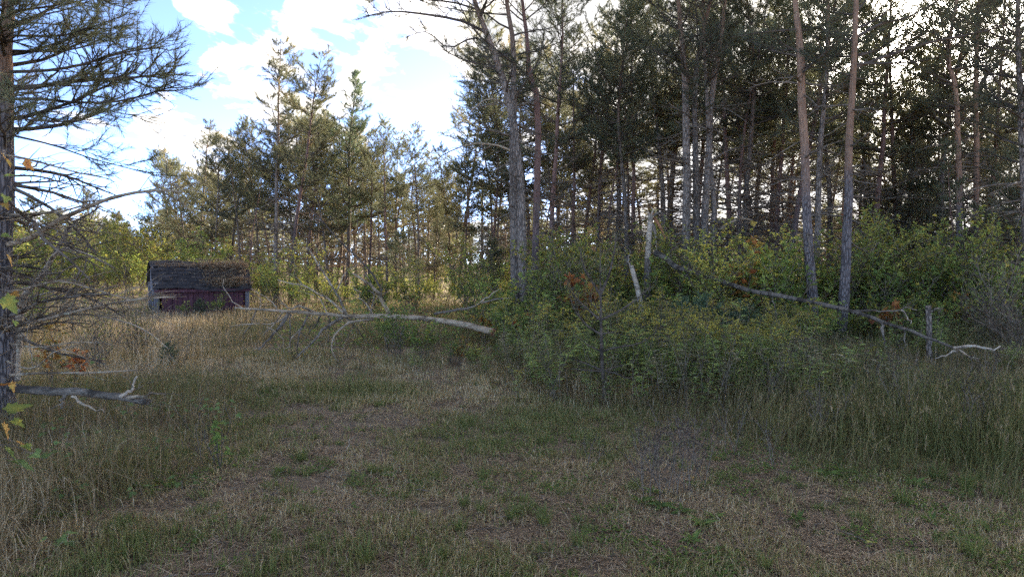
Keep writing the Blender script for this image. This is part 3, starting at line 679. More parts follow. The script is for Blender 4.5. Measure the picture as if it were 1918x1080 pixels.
m = new_mat('grey_board'); raw, v = OBJC((1, 1, .15))
OUT(PRINC(RAMP(NOISE(v, 9, 6, .7), [(.3, (.11, .098, .092)), (.7, (.27, .245, .23))]), .9, .1, BUMP(NOISE(v, 30, 4), .006)))
M['grey_board'] = m
m = new_mat('old_roof'); raw, v = OBJC((.5, 1, 1))
OUT(PRINC(RAMP(NOISE(v, 7, 7, .7), [(.35, (.032, .028, .025)), (.6, (.085, .069, .058)), (.8, (.20, .155, .115))]), .9, .15, BUMP(NOISE(v, 25, 5), .012)))
M['roof'] = m
m = new_mat('painted_hole_shade'); OUT(PRINC((.012, .011, .011), .9, .05)); M['black'] = m  # near-black colour standing for the shade within the gable hole
shed()

# ------------------------------------------------------------------ fallen and broken wood
def limbwood(name, label, cat, main, r0, r1, mat, branches=(), twig_mat='twig', cut=None, seed=3, sides=12, n=22, twiggy=5, root_at=None):
    r = np.random.default_rng(seed)
    P = px_path(main, n); base = P[0].copy(); root = thing(name, label, cat, base)
    P = P - base; P[1:-1] += r.normal(0, .006, (n - 2, 3))
    b = MB(); b.tubes(P, np.linspace(r0, r1, n) * (1 + r.normal(0, .03, n)), sides, .5, 0, .05, True)
    ob('trunk', b.mesh('trunk', M[mat], False if sides < 8 else True), root)
    if cut:
        d = nrm(P[0] - P[1]); b = MB(); b.tubes(np.array([P[0] - d * .015, P[0] + d * .012]), np.array([r0 * 1.03, r0 * .97]), 14, .5, 0, .02, True); ob('cut_end', b.mesh('cut_end', M[cut]), root)
    for e in branches:
        pts, rb, mt = e[0], e[1], e[2]; tw = e[3] if len(e) > 3 else twiggy
        q = px_path(pts, 9) - base; q[1:-1] += r.normal(0, .010, (7, 3))
        L = float(np.linalg.norm(np.diff(q, axis=0), axis=1).sum())
        b = MB(); b.tubes(q, rb * 1.15 * np.linspace(1, .35, 9) * (1 + .25 * (r.random(9) < .2)), 7, .5, 0, .07, True)
        o = ob('branch', b.mesh('branch', M[mt], True), root)
        if tw:
            b = MB(); sec, ter, _, _ = limb_parts(r, q, L, False, tw, rb, sub=.38, nter=3)
            put_twigs(b, sec, ter, max(.0035, rb * .34)); ob('twigs', b.mesh('twigs', M[twig_mat]), o, 'stuff')
    return root

T = 11.5
limbwood('fallen_tree', 'long debarked fallen tree propped on its dead branches, orange sawn butt end', 'fallen tree',
    [(924, 622, 10.9), (880, 611, 11.15), (800, 597, 11.45), (735, 592, 11.6), (640, 591, 11.6), (560, 584, 11.4), (500, 580, 11.2), (440, 576, 11.1)], .057, .015, 'dead', [
    ([(648, 587, 11.6), (630, 548, 11.5), (603, 507, 11.4), (577, 464, 11.3)], .020, 'bleached', 1),
    ([(577, 464, 11.3), (574, 448, 11.3), (569, 432, 11.3)], .008, 'dead', 2),
    ([(630, 546, 11.5), (647, 512, 11.7), (671, 492, 11.9)], .012, 'dead', 4),
    ([(644, 586, 11.6), (622, 565, 11.8), (598, 551, 12.0), (565, 533, 12.2), (520, 524, 12.4)], .020, 'dead', 2),
    ([(566, 533, 12.2), (552, 517, 12.2), (555, 502, 12.1), (549, 483, 12.1), (558, 455, 12.1)], .008, 'dead_grey', 4),
    ([(590, 585, 11.5), (565, 575, 11.4), (546, 577, 11.3), (526, 568, 11.2)], .022, 'dead', 1),
    ([(461, 578, 11.2), (441, 569, 11.1), (420, 540, 11.0), (419, 522, 11.0)], .010, 'bleached', 4),
    ([(486, 577, 11.2), (490, 566, 11.1), (478, 554, 11.0), (462, 548, 10.9)], .008, 'bleached', 4),
    ([(728, 588, 11.8), (714, 555, 11.6), (690, 529, 11.5), (660, 512, 11.4)], .034, 'dead', 1),
    ([(698, 588, 11.8), (685, 566, 12.0), (671, 560, 12.1), (675, 548, 12.1), (661, 540, 12.2)], .010, 'bleached', 3),
    ([(541, 586, 11.4), (521, 616, 11.2), (502, 637, 11.0), (484, 655, 10.9)], .026, 'dead_grey', 4),
    ([(545, 588, 11.4), (543, 623, 11.3), (545, 655, 11.3)], .012, 'dead_grey', 4),
    ([(577, 590, 11.5), (560, 628, 11.3), (556, 662, 11.2)], .017, 'dead_grey', 4),
    ([(573, 600, 11.5), (550, 632, 11.7), (533, 657, 11.8), (521, 668, 11.8)], .015, 'dead', 4),
    ([(642, 594, 11.6), (608, 616, 11.3), (584, 642, 11.1), (555, 670, 10.9)], .022, 'dead_grey', 4),
    ([(700, 597, 11.7), (661, 601, 11.5), (635, 618, 11.3), (622, 640, 11.1), (623, 660, 11.0), (637, 680, 10.9)], .020, 'dead', 3),
    ([(649, 595, 11.6), (671, 618, 11.9), (692, 645, 12.0)], .012, 'dead_grey', 4),
    ([(616, 592, 11.6), (616, 620, 11.5), (615, 652, 11.4)], .010, 'dead_grey', 4),
    ([(541, 588, 11.4), (509, 606, 11.2), (461, 606, 11.0), (430, 612, 10.9)], .010, 'bleached', 5),
    ([(500, 612, 11.2), (524, 628, 11.0), (532, 645, 10.9), (530, 660, 10.8)], .008, 'dead', 4),
    ([(719, 594, 11.8), (721, 628, 11.6), (727, 660, 11.4)], .018, 'dead_grey', 4),
    ([(530, 584, 11.3), (515, 605, 11.0), (492, 628, 10.8)], .012, 'dead', 5),
    ([(600, 590, 11.5), (588, 612, 11.8), (566, 640, 12.0)], .012, 'dead_grey', 5),
    ([(668, 592, 11.7), (655, 625, 12.0), (640, 655, 12.1)], .012, 'dead', 5),
    ([(520, 582, 11.3), (505, 560, 11.5), (470, 540, 11.7)], .010, 'dead', 5),
    ([(612, 585, 11.6), (600, 560, 11.9), (560, 545, 12.2)], .010, 'dead', 4),
    ([(760, 596, 11.9), (752, 630, 11.7), (748, 662, 11.5)], .012, 'dead_grey', 4),
    ([(480, 580, 11.2), (470, 605, 11.2), (452, 640, 11.2)], .010, 'dead_grey', 5),
    ([(690, 594, 11.7), (700, 560, 12.1), (690, 520, 12.4), (660, 470, 12.6)], .010, 'dead_grey', 4),
    ], cut='cut', seed=31)
limbwood('fallen_branch', 'thin grey bough lying in the brush just above the orange sawn butt', 'branch',
    [(813, 588, 12.6), (843, 581, 12.6), (880, 576, 12.7), (920, 562, 12.8), (960, 557, 12.9)], .024, .010, 'dead_grey', [([(893, 571, 12.7), (915, 555, 12.7), (937, 540, 12.7)], .012, 'dead', 2)], seed=32, n=12)
limbwood('log', 'pale log half sunk in goldenrod beyond the orange sawn butt', 'log', [(982, 616, 12.6), (1030, 621, 12.5), (1085, 624, 12.4)], .055, .05, 'dead', seed=33, n=10)
limbwood('leaning_log', 'long grey log sloping down from the snapped stump to the weeds', 'log',
    [(1226, 474, 14.0), (1247, 483, 13.9), (1268, 500, 13.7), (1328, 518, 13.0), (1398, 542, 12.2), (1479, 557, 11.4), (1560, 574, 10.8), (1612, 588, 10.3), (1691, 614, 9.7), (1735, 631, 9.4), (1788, 652, 9.0)], .060, .015, 'dark_log', [
    ([(1280, 508, 13.6), (1290, 520, 13.5), (1300, 538, 13.4)], .030, 'dead_grey', 1),
    ([(1786, 651, 9.0), (1821, 648, 8.9), (1858, 654, 8.8), (1873, 648, 8.8)], .018, 'bleached', 3),
    ([(1787, 652, 9.0), (1817, 666, 8.8), (1835, 672, 8.7)], .013, 'dead', 3),
    ([(1793, 657, 9.0), (1775, 662, 8.8), (1752, 671, 8.7)], .012, 'bleached', 2),
    ([(1598, 584, 10.4), (1635, 582, 10.5), (1664, 582, 10.6)], .020, 'dead_grey', 2),
    ([(1664, 582, 10.6), (1687, 580, 10.7), (1698, 574, 10.8), (1718, 581, 10.8)], .012, 'dead_grey', 2),
    ([(1687, 580, 10.7), (1700, 592, 10.4), (1706, 606, 10.2)], .012, 'bleached', 1),
    ([(1651, 602, 10.0), (1653, 627, 9.9), (1661, 650, 9.8)], .022, 'dead_grey', 4),
    ([(1693, 616, 9.7), (1694, 632, 9.7), (1696, 650, 9.7)], .010, 'dead_grey', 3),
    ([(1440, 550, 11.8), (1450, 570, 11.6), (1455, 600, 11.5)], .012, 'dead_grey', 4),
    ([(1350, 525, 12.8), (1362, 510, 12.9), (1356, 490, 13.0)], .010, 'dead_grey', 3),
    ], seed=34, n=30)
def snag():
    r = np.random.default_rng(35); Y = 14.1
    P = px_path([(1213, 610, Y), (1213, 520, Y), (1214, 470, Y), (1219, 402, Y)], 20); b0 = P[0].copy()
    root = thing('snapped_stump', 'tall snapped pine stump with bare pale top, log hanging off it', 'stump', b0); P -= b0
    k = 11; b = MB(); b.tubes(P[:k + 1], np.linspace(.075, .066, k + 1), 14, .5, 0, .04, True); ob('trunk', b.mesh('trunk', M['bark'], True), root)
    b = MB(); rr = np.linspace(.062, .052, 20 - k); b.tubes(P[k:], rr, 14, .5, 0, .05, True); ob('bare_wood', b.mesh('bare_wood', M['bleached'], True), root)
    for j in range(7):
        a = j * .9; p = P[-1] + np.array([math.cos(a) * .03, math.sin(a) * .03, -.03]); h = r.uniform(.06, .22)
        b = MB(); b.tubes(np.array([p, p + [r.normal(0, .02), r.normal(0, .02), h * .6], p + [r.normal(0, .04), r.normal(0, .02), h]]), np.array([.022, .014, .002]), 5); ob('splinter', b.mesh('splinter', M['cut' if j % 3 == 0 else 'bleached']), root)
    for pts, rad, mt in (([(1224, 405, Y), (1234, 398, Y - .05), (1246, 402, Y - .1)], .03, 'dead_grey'), ([(1226, 408, Y), (1236, 424, Y - .1), (1246, 446, Y - .15)], .035, 'leafbark'), ([(1222, 418, Y), (1228, 440, Y - .1), (1230, 470, Y - .1)], .03, 'dead_grey')):
        q = px_path(pts, 6) - b0; b = MB(); b.tubes(q, rad * np.array([1, 1, .9, .7, .5, .2]), 6, .5, 0, .15, True); ob('splinter', b.mesh('splinter', M['dead_grey' if mt != 'leafbark' else 'cut'], True), root)
snag()
limbwood('broken_trunk', 'short pale peeling trunk leaning in the weeds below the snapped stump', 'dead trunk', [(1207, 600, 13.3), (1200, 570, 13.3), (1193, 535, 13.4), (1183, 498, 13.5)], .055, .045, 'bleached', [([(1186, 510, 13.5), (1178, 490, 13.6), (1180, 470, 13.6)], .02, 'dead_grey', 2)], seed=36, n=12)
limbwood('leaning_pole', 'dark dead pole slanting across trunks behind the fallen tree', 'dead trunk', [(716, 545, 17), (690, 503, 17), (640, 455, 17.2), (595, 405, 17.4), (560, 372, 17.6)], .026, .012, 'twig_dark', [([(660, 470, 17.1), (672, 440, 17.1), (668, 410, 17.1)], .012, 'twig', 3)], seed=37, n=12)
limbwood('short_snag', 'mossy upright stub post where the sloping log crosses it', 'stump', [(1741, 690, 9.75), (1740, 620, 9.75), (1738, 572, 9.75)], .040, .033, 'bark', [([(1739, 590, 9.75), (1750, 580, 9.7), (1765, 578, 9.7)], .012, 'dead_grey', 2)], seed=38, n=12)
limbwood('dead_sapling', 'bleached bare trunk standing just behind the near pine', 'dead tree', [(28, 712, 7.6), (30, 660, 7.6), (36, 600, 7.6), (46, 555, 7.55), (75, 520, 7.5), (104, 475, 7.4)], .055, .022, 'bleached', [
    ([(104, 475, 7.4), (125, 466, 7.3), (160, 472, 7.2), (215, 502, 7.1)], .018, 'bleached', 4), ([(98, 484, 7.4), (120, 445, 7.5), (135, 420, 7.6), (190, 385, 7.7)], .018, 'dead_grey', 4),
    ([(40, 585, 7.6), (70, 555, 7.3), (130, 540, 7.1), (150, 540, 7.0)], .012, 'bleached', 4), ([(34, 620, 7.6), (55, 640, 7.4), (62, 690, 7.3)], .010, 'dead', 3)], seed=39, n=14)
limbwood('fallen_log', 'lichened grey log lying at the foot of the near pine', 'log', [(18, 724, 6.45), (80, 731, 6.4), (150, 734, 6.3), (210, 741, 6.2), (278, 752, 6.05)], .042, .030, 'dark_log', [
    ([(225, 742, 6.15), (248, 730, 6.1), (256, 705, 6.05)], .016, 'bleached', 1), ([(120, 735, 6.35), (118, 752, 6.3), (114, 765, 6.3)], .018, 'dead_grey', 1), ([(135, 742, 6.3), (165, 758, 6.2), (195, 772, 6.1)], .012, 'dead', 2),
    ([(240, 744, 6.1), (275, 740, 6.0), (310, 738, 6.0)], .014, 'dead', 2)], seed=40, n=16)
limbwood('fallen_stick', 'pale crooked stick lying in grass among green seedlings', 'stick', [(122, 872, 5.3), (150, 858, 5.35), (180, 848, 5.4), (222, 843, 5.45)], .010, .005, 'dead', seed=41, n=9, sides=6)
limbwood('fallen_stick', 'thin pale stick on bare ground near the front edge', 'stick', [(1712, 1062, 3.62), (1740, 1068, 3.6), (1764, 1074, 3.57)], .007, .004, 'dead', seed=42, n=9, sides=6)
limbwood('dead_weed', 'single white dead stem poking up from the mown track', 'dead stem', [(651, 848, 5.75), (652, 835, 5.75), (655, 822, 5.75)], .007, .003, 'bleached', seed=43, n=7, sides=5)

# ---- young half-dead pine in the weeds
def young_dead():
    r = np.random.default_rng(50); Y = 7.7
    P = px_path([(1137, 775, Y), (1130, 710, Y), (1127, 660, Y), (1126, 611, Y), (1125, 551, Y)], 14); b0 = P[0].copy()
    root = thing('young_pine', 'spindly half-dead young pine with bare whorled branches among the weeds', 'young tree', b0)
    b = MB(); b.tubes(P - b0, np.linspace(.025, .012, 14), 9, .5, 0, .05, True); ob('trunk', b.mesh('trunk', M['twig_dark'], True), root)
    cr = MB()
    for pts, rad, nd in [
        ([(1125, 551), (1141, 513), (1151, 468), (1154, 440)], .013, 1), ([(1125, 553), (1102, 516), (1091, 492), (1086, 462)], .012, 1), ([(1125, 551), (1124, 510), (1126, 460)], .009, 1),
        ([(1126, 601), (1098, 576), (1072, 551), (1062, 530)], .011, .5), ([(1126, 599), (1158, 583), (1190, 562), (1218, 537)], .011, .5), ([(1126, 626), (1098, 608), (1074, 576), (1070, 560)], .010, .2),
        ([(1127, 658), (1100, 645), (1078, 625)], .008, 0), ([(1128, 658), (1155, 650), (1197, 643), (1226, 624)], .010, .1), ([(1128, 693), (1091, 678), (1053, 666)], .009, 0),
        ([(1130, 694), (1155, 699), (1176, 708), (1212, 694)], .009, 0), ([(1128, 695), (1098, 693), (1070, 690)], .008, 0), ([(1130, 694), (1160, 685), (1184, 680), (1192, 668)], .008, 0),
        ([(1126, 625), (1150, 622), (1170, 628)], .007, 0), ([(1126, 600), (1122, 585), (1104, 560), (1110, 540)], .007, .5)]:
        q = px_path([(x, y, Y + (i * rr)) for rr in [r.normal(0, .1)] for i, (x, y) in enumerate(pts)], 8) - b0
        L = float(np.linalg.norm(np.diff(q, axis=0), axis=1).sum())
        b = MB(); b.tubes(q, rad * 1.3 * np.linspace(1, .35, 8), 6, .5, 0, .05)
        sec, ter, tp, td = limb_parts(r, q, L, True, 9, rad, sub=.34, nter=3); put_twigs(b, sec, ter, rad * .32)
        ob('branch', b.mesh('branch', M['twig_dark'], True), root)
        if nd and len(tp):
            sel = r.random(len(tp)) < nd * .75; tufts(cr, r, np.array(tp)[sel], np.array(td)[sel], 9, .055, .0035, .8, np.clip(r.normal(.72, .2, sel.sum()), 0, 1))
    ob('needles', cr.mesh('needles', M['needle']), root, 'stuff')
young_dead()

# ------------------------------------------------------------------ shrubs, saplings and weeds
def shrub_proto(name, cat, seed, h, nst, spread, nleaf, ln, wd, mat, tmu, twig='twig', tsd=.2, stemr=.010, leafy_from=.25):
    r = np.random.default_rng(seed); root = thing(name, 'shrub', cat); st, lf = MB(), MB()
    pos, dr = [], []
    for k in range(nst):
        az = r.random() * 6.28; e = r.uniform(.05, spread)
        P = wander(r, (r.normal(0, .05), r.normal(0, .05), -.05), (math.cos(az) * e, math.sin(az) * e, 1), h * r.uniform(.65, 1.05), 9, .10, (math.cos(az) * .3, math.sin(az) * .3, 0))
        st.tubes(P, stemr * np.linspace(1, .3, 9), 5)
        sec, ter, tp, td = limb_parts(r, P, h, True, 9, stemr, sub=.36, up=.5, nter=3); put_twigs(st, sec, ter, stemr * .4)
        q = [np.array(s) for s in sec + ter]
        per = max(1, nleaf // (nst * max(1, len(q))))
        for s in q:
            if s[0][2] < h * leafy_from * r.uniform(.5, 1.3): continue
            m = r.poisson(per) + 1; u = r.uniform(.2, 1, m) * (len(s) - 1.001); i = u.astype(int); f = (u - i)[:, None]
            pos.append(s[i] * (1 - f) + s[i + 1] * f); dr.append(nrm(s[-1] - s[0])[None] * .5 + nrm(r.normal(0, 1, (m, 3))) * [1, 1, .5])
    pos, dr = np.concatenate(pos), np.concatenate(dr); m = len(pos)
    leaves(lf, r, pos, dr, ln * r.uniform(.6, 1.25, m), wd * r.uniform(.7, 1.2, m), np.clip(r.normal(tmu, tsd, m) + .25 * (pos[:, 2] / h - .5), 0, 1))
    ob('stems', st.mesh('stems', M[twig]), root, 'stuff'); ob('foliage', lf.mesh('foliage', M[mat]), root, 'stuff')
    return root
SP = {
    'green': shrub_proto('leafy_shrub', 'shrub', 301, 1.25, 7, .55, 750, .068, .042, 'leaf_green', .45),
    'green2': shrub_proto('leafy_shrub', 'shrub', 302, 1.5, 7, .6, 560, .105, .055, 'leaf_green', .6),
    'yellow': shrub_proto('yellowing_shrub', 'shrub', 303, 2.3, 6, .35, 800, .08, .05, 'leaf_yellow', .42),
    'yellow2': shrub_proto('yellowing_shrub', 'shrub', 304, 1.7, 7, .6, 560, .10, .062, 'leaf_yellow', .25),
    'yellow3': shrub_proto('yellowing_shrub', 'shrub', 305, 1.3, 7, .6, 700, .078, .046, 'leaf_yellow', .45),
    'orange': shrub_proto('maple_sapling', 'sapling', 306, 1.1, 2, .3, 130, .09, .08, 'leaf_orange', .6, tsd=.3),
    'red': shrub_proto('maple_sapling', 'sapling', 307, .8, 2, .4, 90, .085, .075, 'leaf_orange', .15, tsd=.12),
    'brown': shrub_proto('withered_shrub', 'shrub', 308, 1.2, 9, .5, 260, .04, .02, 'leaf_brown', .4),
    'twigs': shrub_proto('twiggy_shrub', 'shrub', 309, 1.6, 10, .5, 160, .04, .024, 'leaf_yellow', .4),
}
rs = np.random.default_rng(88)
def plant(kind, px, Y, s, label, group=None):
    p = gat(px, Y); p[2] -= .02
    return copy_tree(SP[kind], p, rs.random() * 6.28, s, label, group)
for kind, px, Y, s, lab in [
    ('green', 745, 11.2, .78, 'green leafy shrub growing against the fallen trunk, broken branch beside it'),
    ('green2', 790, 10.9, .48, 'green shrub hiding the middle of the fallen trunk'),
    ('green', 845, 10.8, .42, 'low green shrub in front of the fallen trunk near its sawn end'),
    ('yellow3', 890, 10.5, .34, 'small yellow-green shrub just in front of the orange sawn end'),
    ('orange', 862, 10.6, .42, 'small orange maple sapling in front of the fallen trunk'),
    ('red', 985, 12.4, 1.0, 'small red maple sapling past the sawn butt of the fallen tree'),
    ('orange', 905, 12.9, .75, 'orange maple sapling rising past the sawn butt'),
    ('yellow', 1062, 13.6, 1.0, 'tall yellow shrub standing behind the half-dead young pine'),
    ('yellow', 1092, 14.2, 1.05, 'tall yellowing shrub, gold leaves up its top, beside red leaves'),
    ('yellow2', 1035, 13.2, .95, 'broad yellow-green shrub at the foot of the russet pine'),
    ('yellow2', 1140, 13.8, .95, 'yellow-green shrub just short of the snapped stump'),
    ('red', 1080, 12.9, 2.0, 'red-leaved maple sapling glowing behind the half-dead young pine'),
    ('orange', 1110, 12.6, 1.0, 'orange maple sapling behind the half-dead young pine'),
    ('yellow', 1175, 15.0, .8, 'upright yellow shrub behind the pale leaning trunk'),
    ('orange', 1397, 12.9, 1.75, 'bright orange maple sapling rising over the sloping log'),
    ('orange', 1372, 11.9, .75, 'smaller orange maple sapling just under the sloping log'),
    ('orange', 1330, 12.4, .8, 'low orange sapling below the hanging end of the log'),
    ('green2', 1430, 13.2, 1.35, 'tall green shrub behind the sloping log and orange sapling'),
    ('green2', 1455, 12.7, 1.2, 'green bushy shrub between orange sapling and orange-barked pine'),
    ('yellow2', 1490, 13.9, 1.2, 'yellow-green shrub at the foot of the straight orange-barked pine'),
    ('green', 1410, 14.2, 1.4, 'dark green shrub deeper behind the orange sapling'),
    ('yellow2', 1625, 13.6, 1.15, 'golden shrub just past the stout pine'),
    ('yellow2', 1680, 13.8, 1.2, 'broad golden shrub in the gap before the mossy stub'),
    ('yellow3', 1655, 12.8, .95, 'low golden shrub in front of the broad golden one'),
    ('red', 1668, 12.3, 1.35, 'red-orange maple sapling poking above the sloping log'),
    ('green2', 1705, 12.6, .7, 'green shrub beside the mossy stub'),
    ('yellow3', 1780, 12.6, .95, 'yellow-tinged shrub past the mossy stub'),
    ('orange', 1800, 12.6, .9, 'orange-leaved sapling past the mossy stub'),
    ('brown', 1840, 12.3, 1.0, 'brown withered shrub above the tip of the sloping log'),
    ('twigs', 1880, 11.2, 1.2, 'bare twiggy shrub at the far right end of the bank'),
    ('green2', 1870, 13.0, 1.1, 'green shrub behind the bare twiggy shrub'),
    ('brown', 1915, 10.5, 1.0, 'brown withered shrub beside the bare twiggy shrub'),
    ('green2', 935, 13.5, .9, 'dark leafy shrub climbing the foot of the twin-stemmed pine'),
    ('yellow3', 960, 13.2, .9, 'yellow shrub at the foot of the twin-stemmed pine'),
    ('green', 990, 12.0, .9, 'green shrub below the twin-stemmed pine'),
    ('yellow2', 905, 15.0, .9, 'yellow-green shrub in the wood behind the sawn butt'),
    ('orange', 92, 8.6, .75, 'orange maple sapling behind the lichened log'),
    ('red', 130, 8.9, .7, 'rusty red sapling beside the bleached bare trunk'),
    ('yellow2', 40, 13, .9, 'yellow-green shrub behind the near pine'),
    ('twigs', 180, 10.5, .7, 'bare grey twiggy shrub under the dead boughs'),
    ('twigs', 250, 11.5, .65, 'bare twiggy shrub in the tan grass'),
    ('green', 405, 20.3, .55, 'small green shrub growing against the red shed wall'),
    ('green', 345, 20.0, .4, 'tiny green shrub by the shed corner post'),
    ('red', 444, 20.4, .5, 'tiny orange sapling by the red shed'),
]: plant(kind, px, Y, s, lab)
YLOG = lambda px: np.interp(px, [700, 740, 925, 960, 1180, 1226, 1328, 1398, 1479, 1560, 1612, 1691, 1735, 1788, 1900], [600, 596, 628, 500, 500, 520, 540, 556, 568, 584, 598, 626, 643, 662, 664])
YL = lambda px: np.interp(px, [700, 1180, 1226, 1328, 1398, 1479, 1560, 1612, 1691, 1735, 1788, 1900], [11.6, 12.4, 13.9, 12.9, 12.1, 11.3, 10.7, 10.2, 9.6, 9.3, 8.9, 8.6])
cap = lambda px, Y: np.where(Y < YL(px) + .3, EYE - (YLOG(px) + 8 - 490) * Y / FOC, 9.0)
KS = {'green': 'small-leaved green ', 'green2': 'broad-leaved green ', 'yellow': 'upright yellowing ', 'yellow2': 'broad yellow-green ', 'yellow3': 'bushy yellow-green ', 'brown': 'withered brown ', 'orange': 'orange-leaved ', 'twigs': 'twiggy '}
def fill(kinds_, x0, x1, y0, y1, n, s0, s1, label, group):
    for k in range(n):
        px = x0 + (x1 - x0) * (k + rs.random()) / n
        Y = rs.uniform(y0, y1); sc = rs.uniform(s0, s1)
        if y0 < 13: sc = min(sc, float(cap(px, Y)) / 1.5)
        kk_ = kinds_[rs.integers(0, len(kinds_))]
        if sc > .2: plant(kk_, px, Y, sc, ('tall ' if sc > .3 * s0 + .7 * s1 else 'short ' if sc < .7 * s0 + .3 * s1 else '') + KS[kk_] + label + near(px), group)
fill(['yellow', 'yellow2', 'yellow3', 'green2'], 470, 880, 19, 31, 26, .4, 1.05, 'shrub between far trunks near the ', 'brush behind the fallen tree')
fill(['yellow', 'yellow2', 'yellow3', 'green'], 880, 1240, 16, 25, 24, .8, 1.2, 'shrub between back trunks near the ', 'brush behind the twin-stemmed pine')
fill(['yellow2', 'green2', 'green', 'yellow3'], 1230, 1560, 15, 23, 22, .9, 1.2, 'shrub between back trunks near the ', 'brush round the four-trunk clump')
fill(['yellow2', 'green2', 'yellow', 'brown', 'orange'], 1560, 1990, 14, 23, 30, .9, 1.3, 'shrub under the back pines near the ', 'brush past the stout pine')
fill(['yellow', 'yellow2', 'green2'], -20, 500, 25, 40, 40, .9, 1.9, 'bush at the far field edge behind the ', 'bushes at the far edge of the field')
fill(['yellow', 'yellow2', 'yellow', 'green2', 'yellow2'], 1010, 1930, 13.0, 16.5, 38, .65, 1.25, 'shrub at the front pines by the ', 'shrubs among the feet of the front pines')
fill(['green', 'yellow3', 'brown', 'green2', 'green'], 950, 1880, 11.8, 14, 40, .45, .85, 'shrub low in the front thicket by the ', 'low shrubs of the thicket')
for o in SP.values():
    for ch in list(o.children): bpy.data.objects.remove(ch)
    bpy.data.objects.remove(o)

# young soft pines below the log
YP = pine('young_pine', np.random.default_rng(60), wander(np.random.default_rng(61), (0, 0, 0), (0, 0, 1), 1.5, 9, .03), .022, (0, 0, 0), 'x', .12, .1, .75, 'bark', 'young soft pines', 'young pine', whorl=.16, per=4.5, dens=9, nn=14, nlen=.095, nwid=.005, sides=6, needle='needle_blue', elev=(15, 55), crown_shape=.8)
for px, Y, h, lab in [(1290, 11.6, .95, 'soft young pine directly below the hanging end of the log'), (1335, 11.4, 1.0, 'soft blue-green young pine under the middle of the sloping log'), (1388, 11.0, .9, 'young pine in front of the bright orange sapling'),
                      (1420, 13.6, 1.25, 'taller young pine behind the bright orange sapling'), (1260, 11.9, .7, 'small young pine below the snapped stump'), (1365, 13.9, 1.2, 'young pine standing before the four-trunk clump'), (372, 20.2, .5, 'little young pine before the red shed wall'), (310, 10.4, .35, 'tiny pine seedling at the edge of the tan grass')]:
    p = gat(px, Y); copy_tree(YP, p, rs.random() * 6, h * .72, lab)
for ch in list(YP.children): bpy.data.objects.remove(ch)
bpy.data.objects.remove(YP)

def goldenrod(seed, plume=True, nst=5, h=1.05):
    r = np.random.default_rng(seed); root = thing('goldenrod' if plume else 'leafy_weed', 'x', 'goldenrod' if plume else 'weed'); st, lf, pl = MB(), MB(), MB()
    for k in range(nst):
        az = r.random() * 6.28; hh = h * r.uniform(.7, 1.1)
        P = wander(r, (r.normal(0, .09), r.normal(0, .09), -.03), (math.cos(az) * .16, math.sin(az) * .16, 1), hh, 8, .05, (math.cos(az) * .25, math.sin(az) * .25, 0))
        st.tubes(P, .0045 * np.linspace(1, .4, 8), 3, .3)
        m = 28; u = r.uniform(.22, .95, m) * 6.99; i = u.astype(int); f = (u - i)[:, None]; pos = P[i] * (1 - f) + P[i + 1] * f
        a = np.arange(m) * 2.4; d = np.stack([np.cos(a), np.sin(a), np.full(m, .45)], 1) + r.normal(0, .2, (m, 3))
        leaves(lf, r, pos, d, .105 * r.uniform(.6, 1.2, m), .021, np.clip(r.normal(.45, .2, m) - .3 * (u < 2.5), 0, 1), droop=.4)
        if plume:
            for j in range(6):
                q = P[-1] - (P[-1] - P[-2]) * j * .18; a2 = az + r.normal(0, 1.2); e = .16 * (.4 + j / 7)
                Q = wander(r, q, (math.cos(a2), math.sin(a2), .7), e + .03, 4, .1, (0, 0, -.7))
                st.tubes(Q, np.full(4, .0016), 3, .5)
                mm = 10; u = r.uniform(.1, 1, mm) * 2.99; i = u.astype(int); f = (u - i)[:, None]; pp = Q[i] * (1 - f) + Q[i + 1] * f
                tufts(pl, r, pp, np.tile([0, 0, 1.], (mm, 1)), 3, .016, .009, 1.0, np.clip(r.normal(.5, .25, mm), 0, 1), .005)
    ob('stems', st.mesh('stems', M['twig']), root, 'stuff'); ob('foliage', lf.mesh('foliage', M['goldenrod_leaf' if seed % 4 < 3 else 'weed_brown']), root, 'stuff')
    if plume: ob('plumes', pl.mesh('plumes', M['plume']), root, 'stuff')
    return root
GP = [goldenrod(400 + k, True, 3 + k, .9 + .07 * k) for k in range(4)]; WP = [goldenrod(420 + k, False, 5, .8) for k in range(4)]
WHERE = ['along the fallen trunk', 'before the twin-stemmed pine', 'around the half-dead young pine', 'below the snapped stump', 'below the orange saplings', 'before the orange-barked pines', 'under the low end of the sloping log']
def weeds(protos, n, dens, label, group, s=(.75, 1.15)):
    k = 0
    while k < n:
        Y = 7.0 + 5.2 * rs.random(); px = rs.uniform(740, 1900)
        if px < 930 and Y > 10.8: continue
        if rs.random() > dens(px, Y): continue
        sc = min(rs.uniform(*s), float(cap(px, Y)) / 1.05)
        if sc < .35: continue
        p = gat(px, Y); pi_ = rs.integers(0, len(protos)); zi = int(np.searchsorted([930, 1085, 1180, 1300, 1450, 1600], px)); hs_ = 'short ' if sc < .62 else 'tall ' if sc > .95 else ''
        copy_tree(protos[pi_], p, rs.random() * 6.28, sc, hs_ + label + WHERE[zi], group); k += 1
edge = lambda px: np.interp(px, [700, 760, 880, 930, 1050, 1250, 1500, 1700, 1918], [10.6, 10.2, 9.4, 8.8, 7.7, 7.2, 7.2, 7.2, 7.2])
weeds(GP, 64, lambda px, Y: (Y > edge(px)) * (math.exp(-((px - 1300) / 210) ** 2) + .25 * math.exp(-((px - 950) / 120) ** 2) + .06) * (.4 + .9 * float(vnoise(px / 100, Y, .7, 8))), 'yellow-plumed goldenrod ', 'goldenrod in the weedy bank')
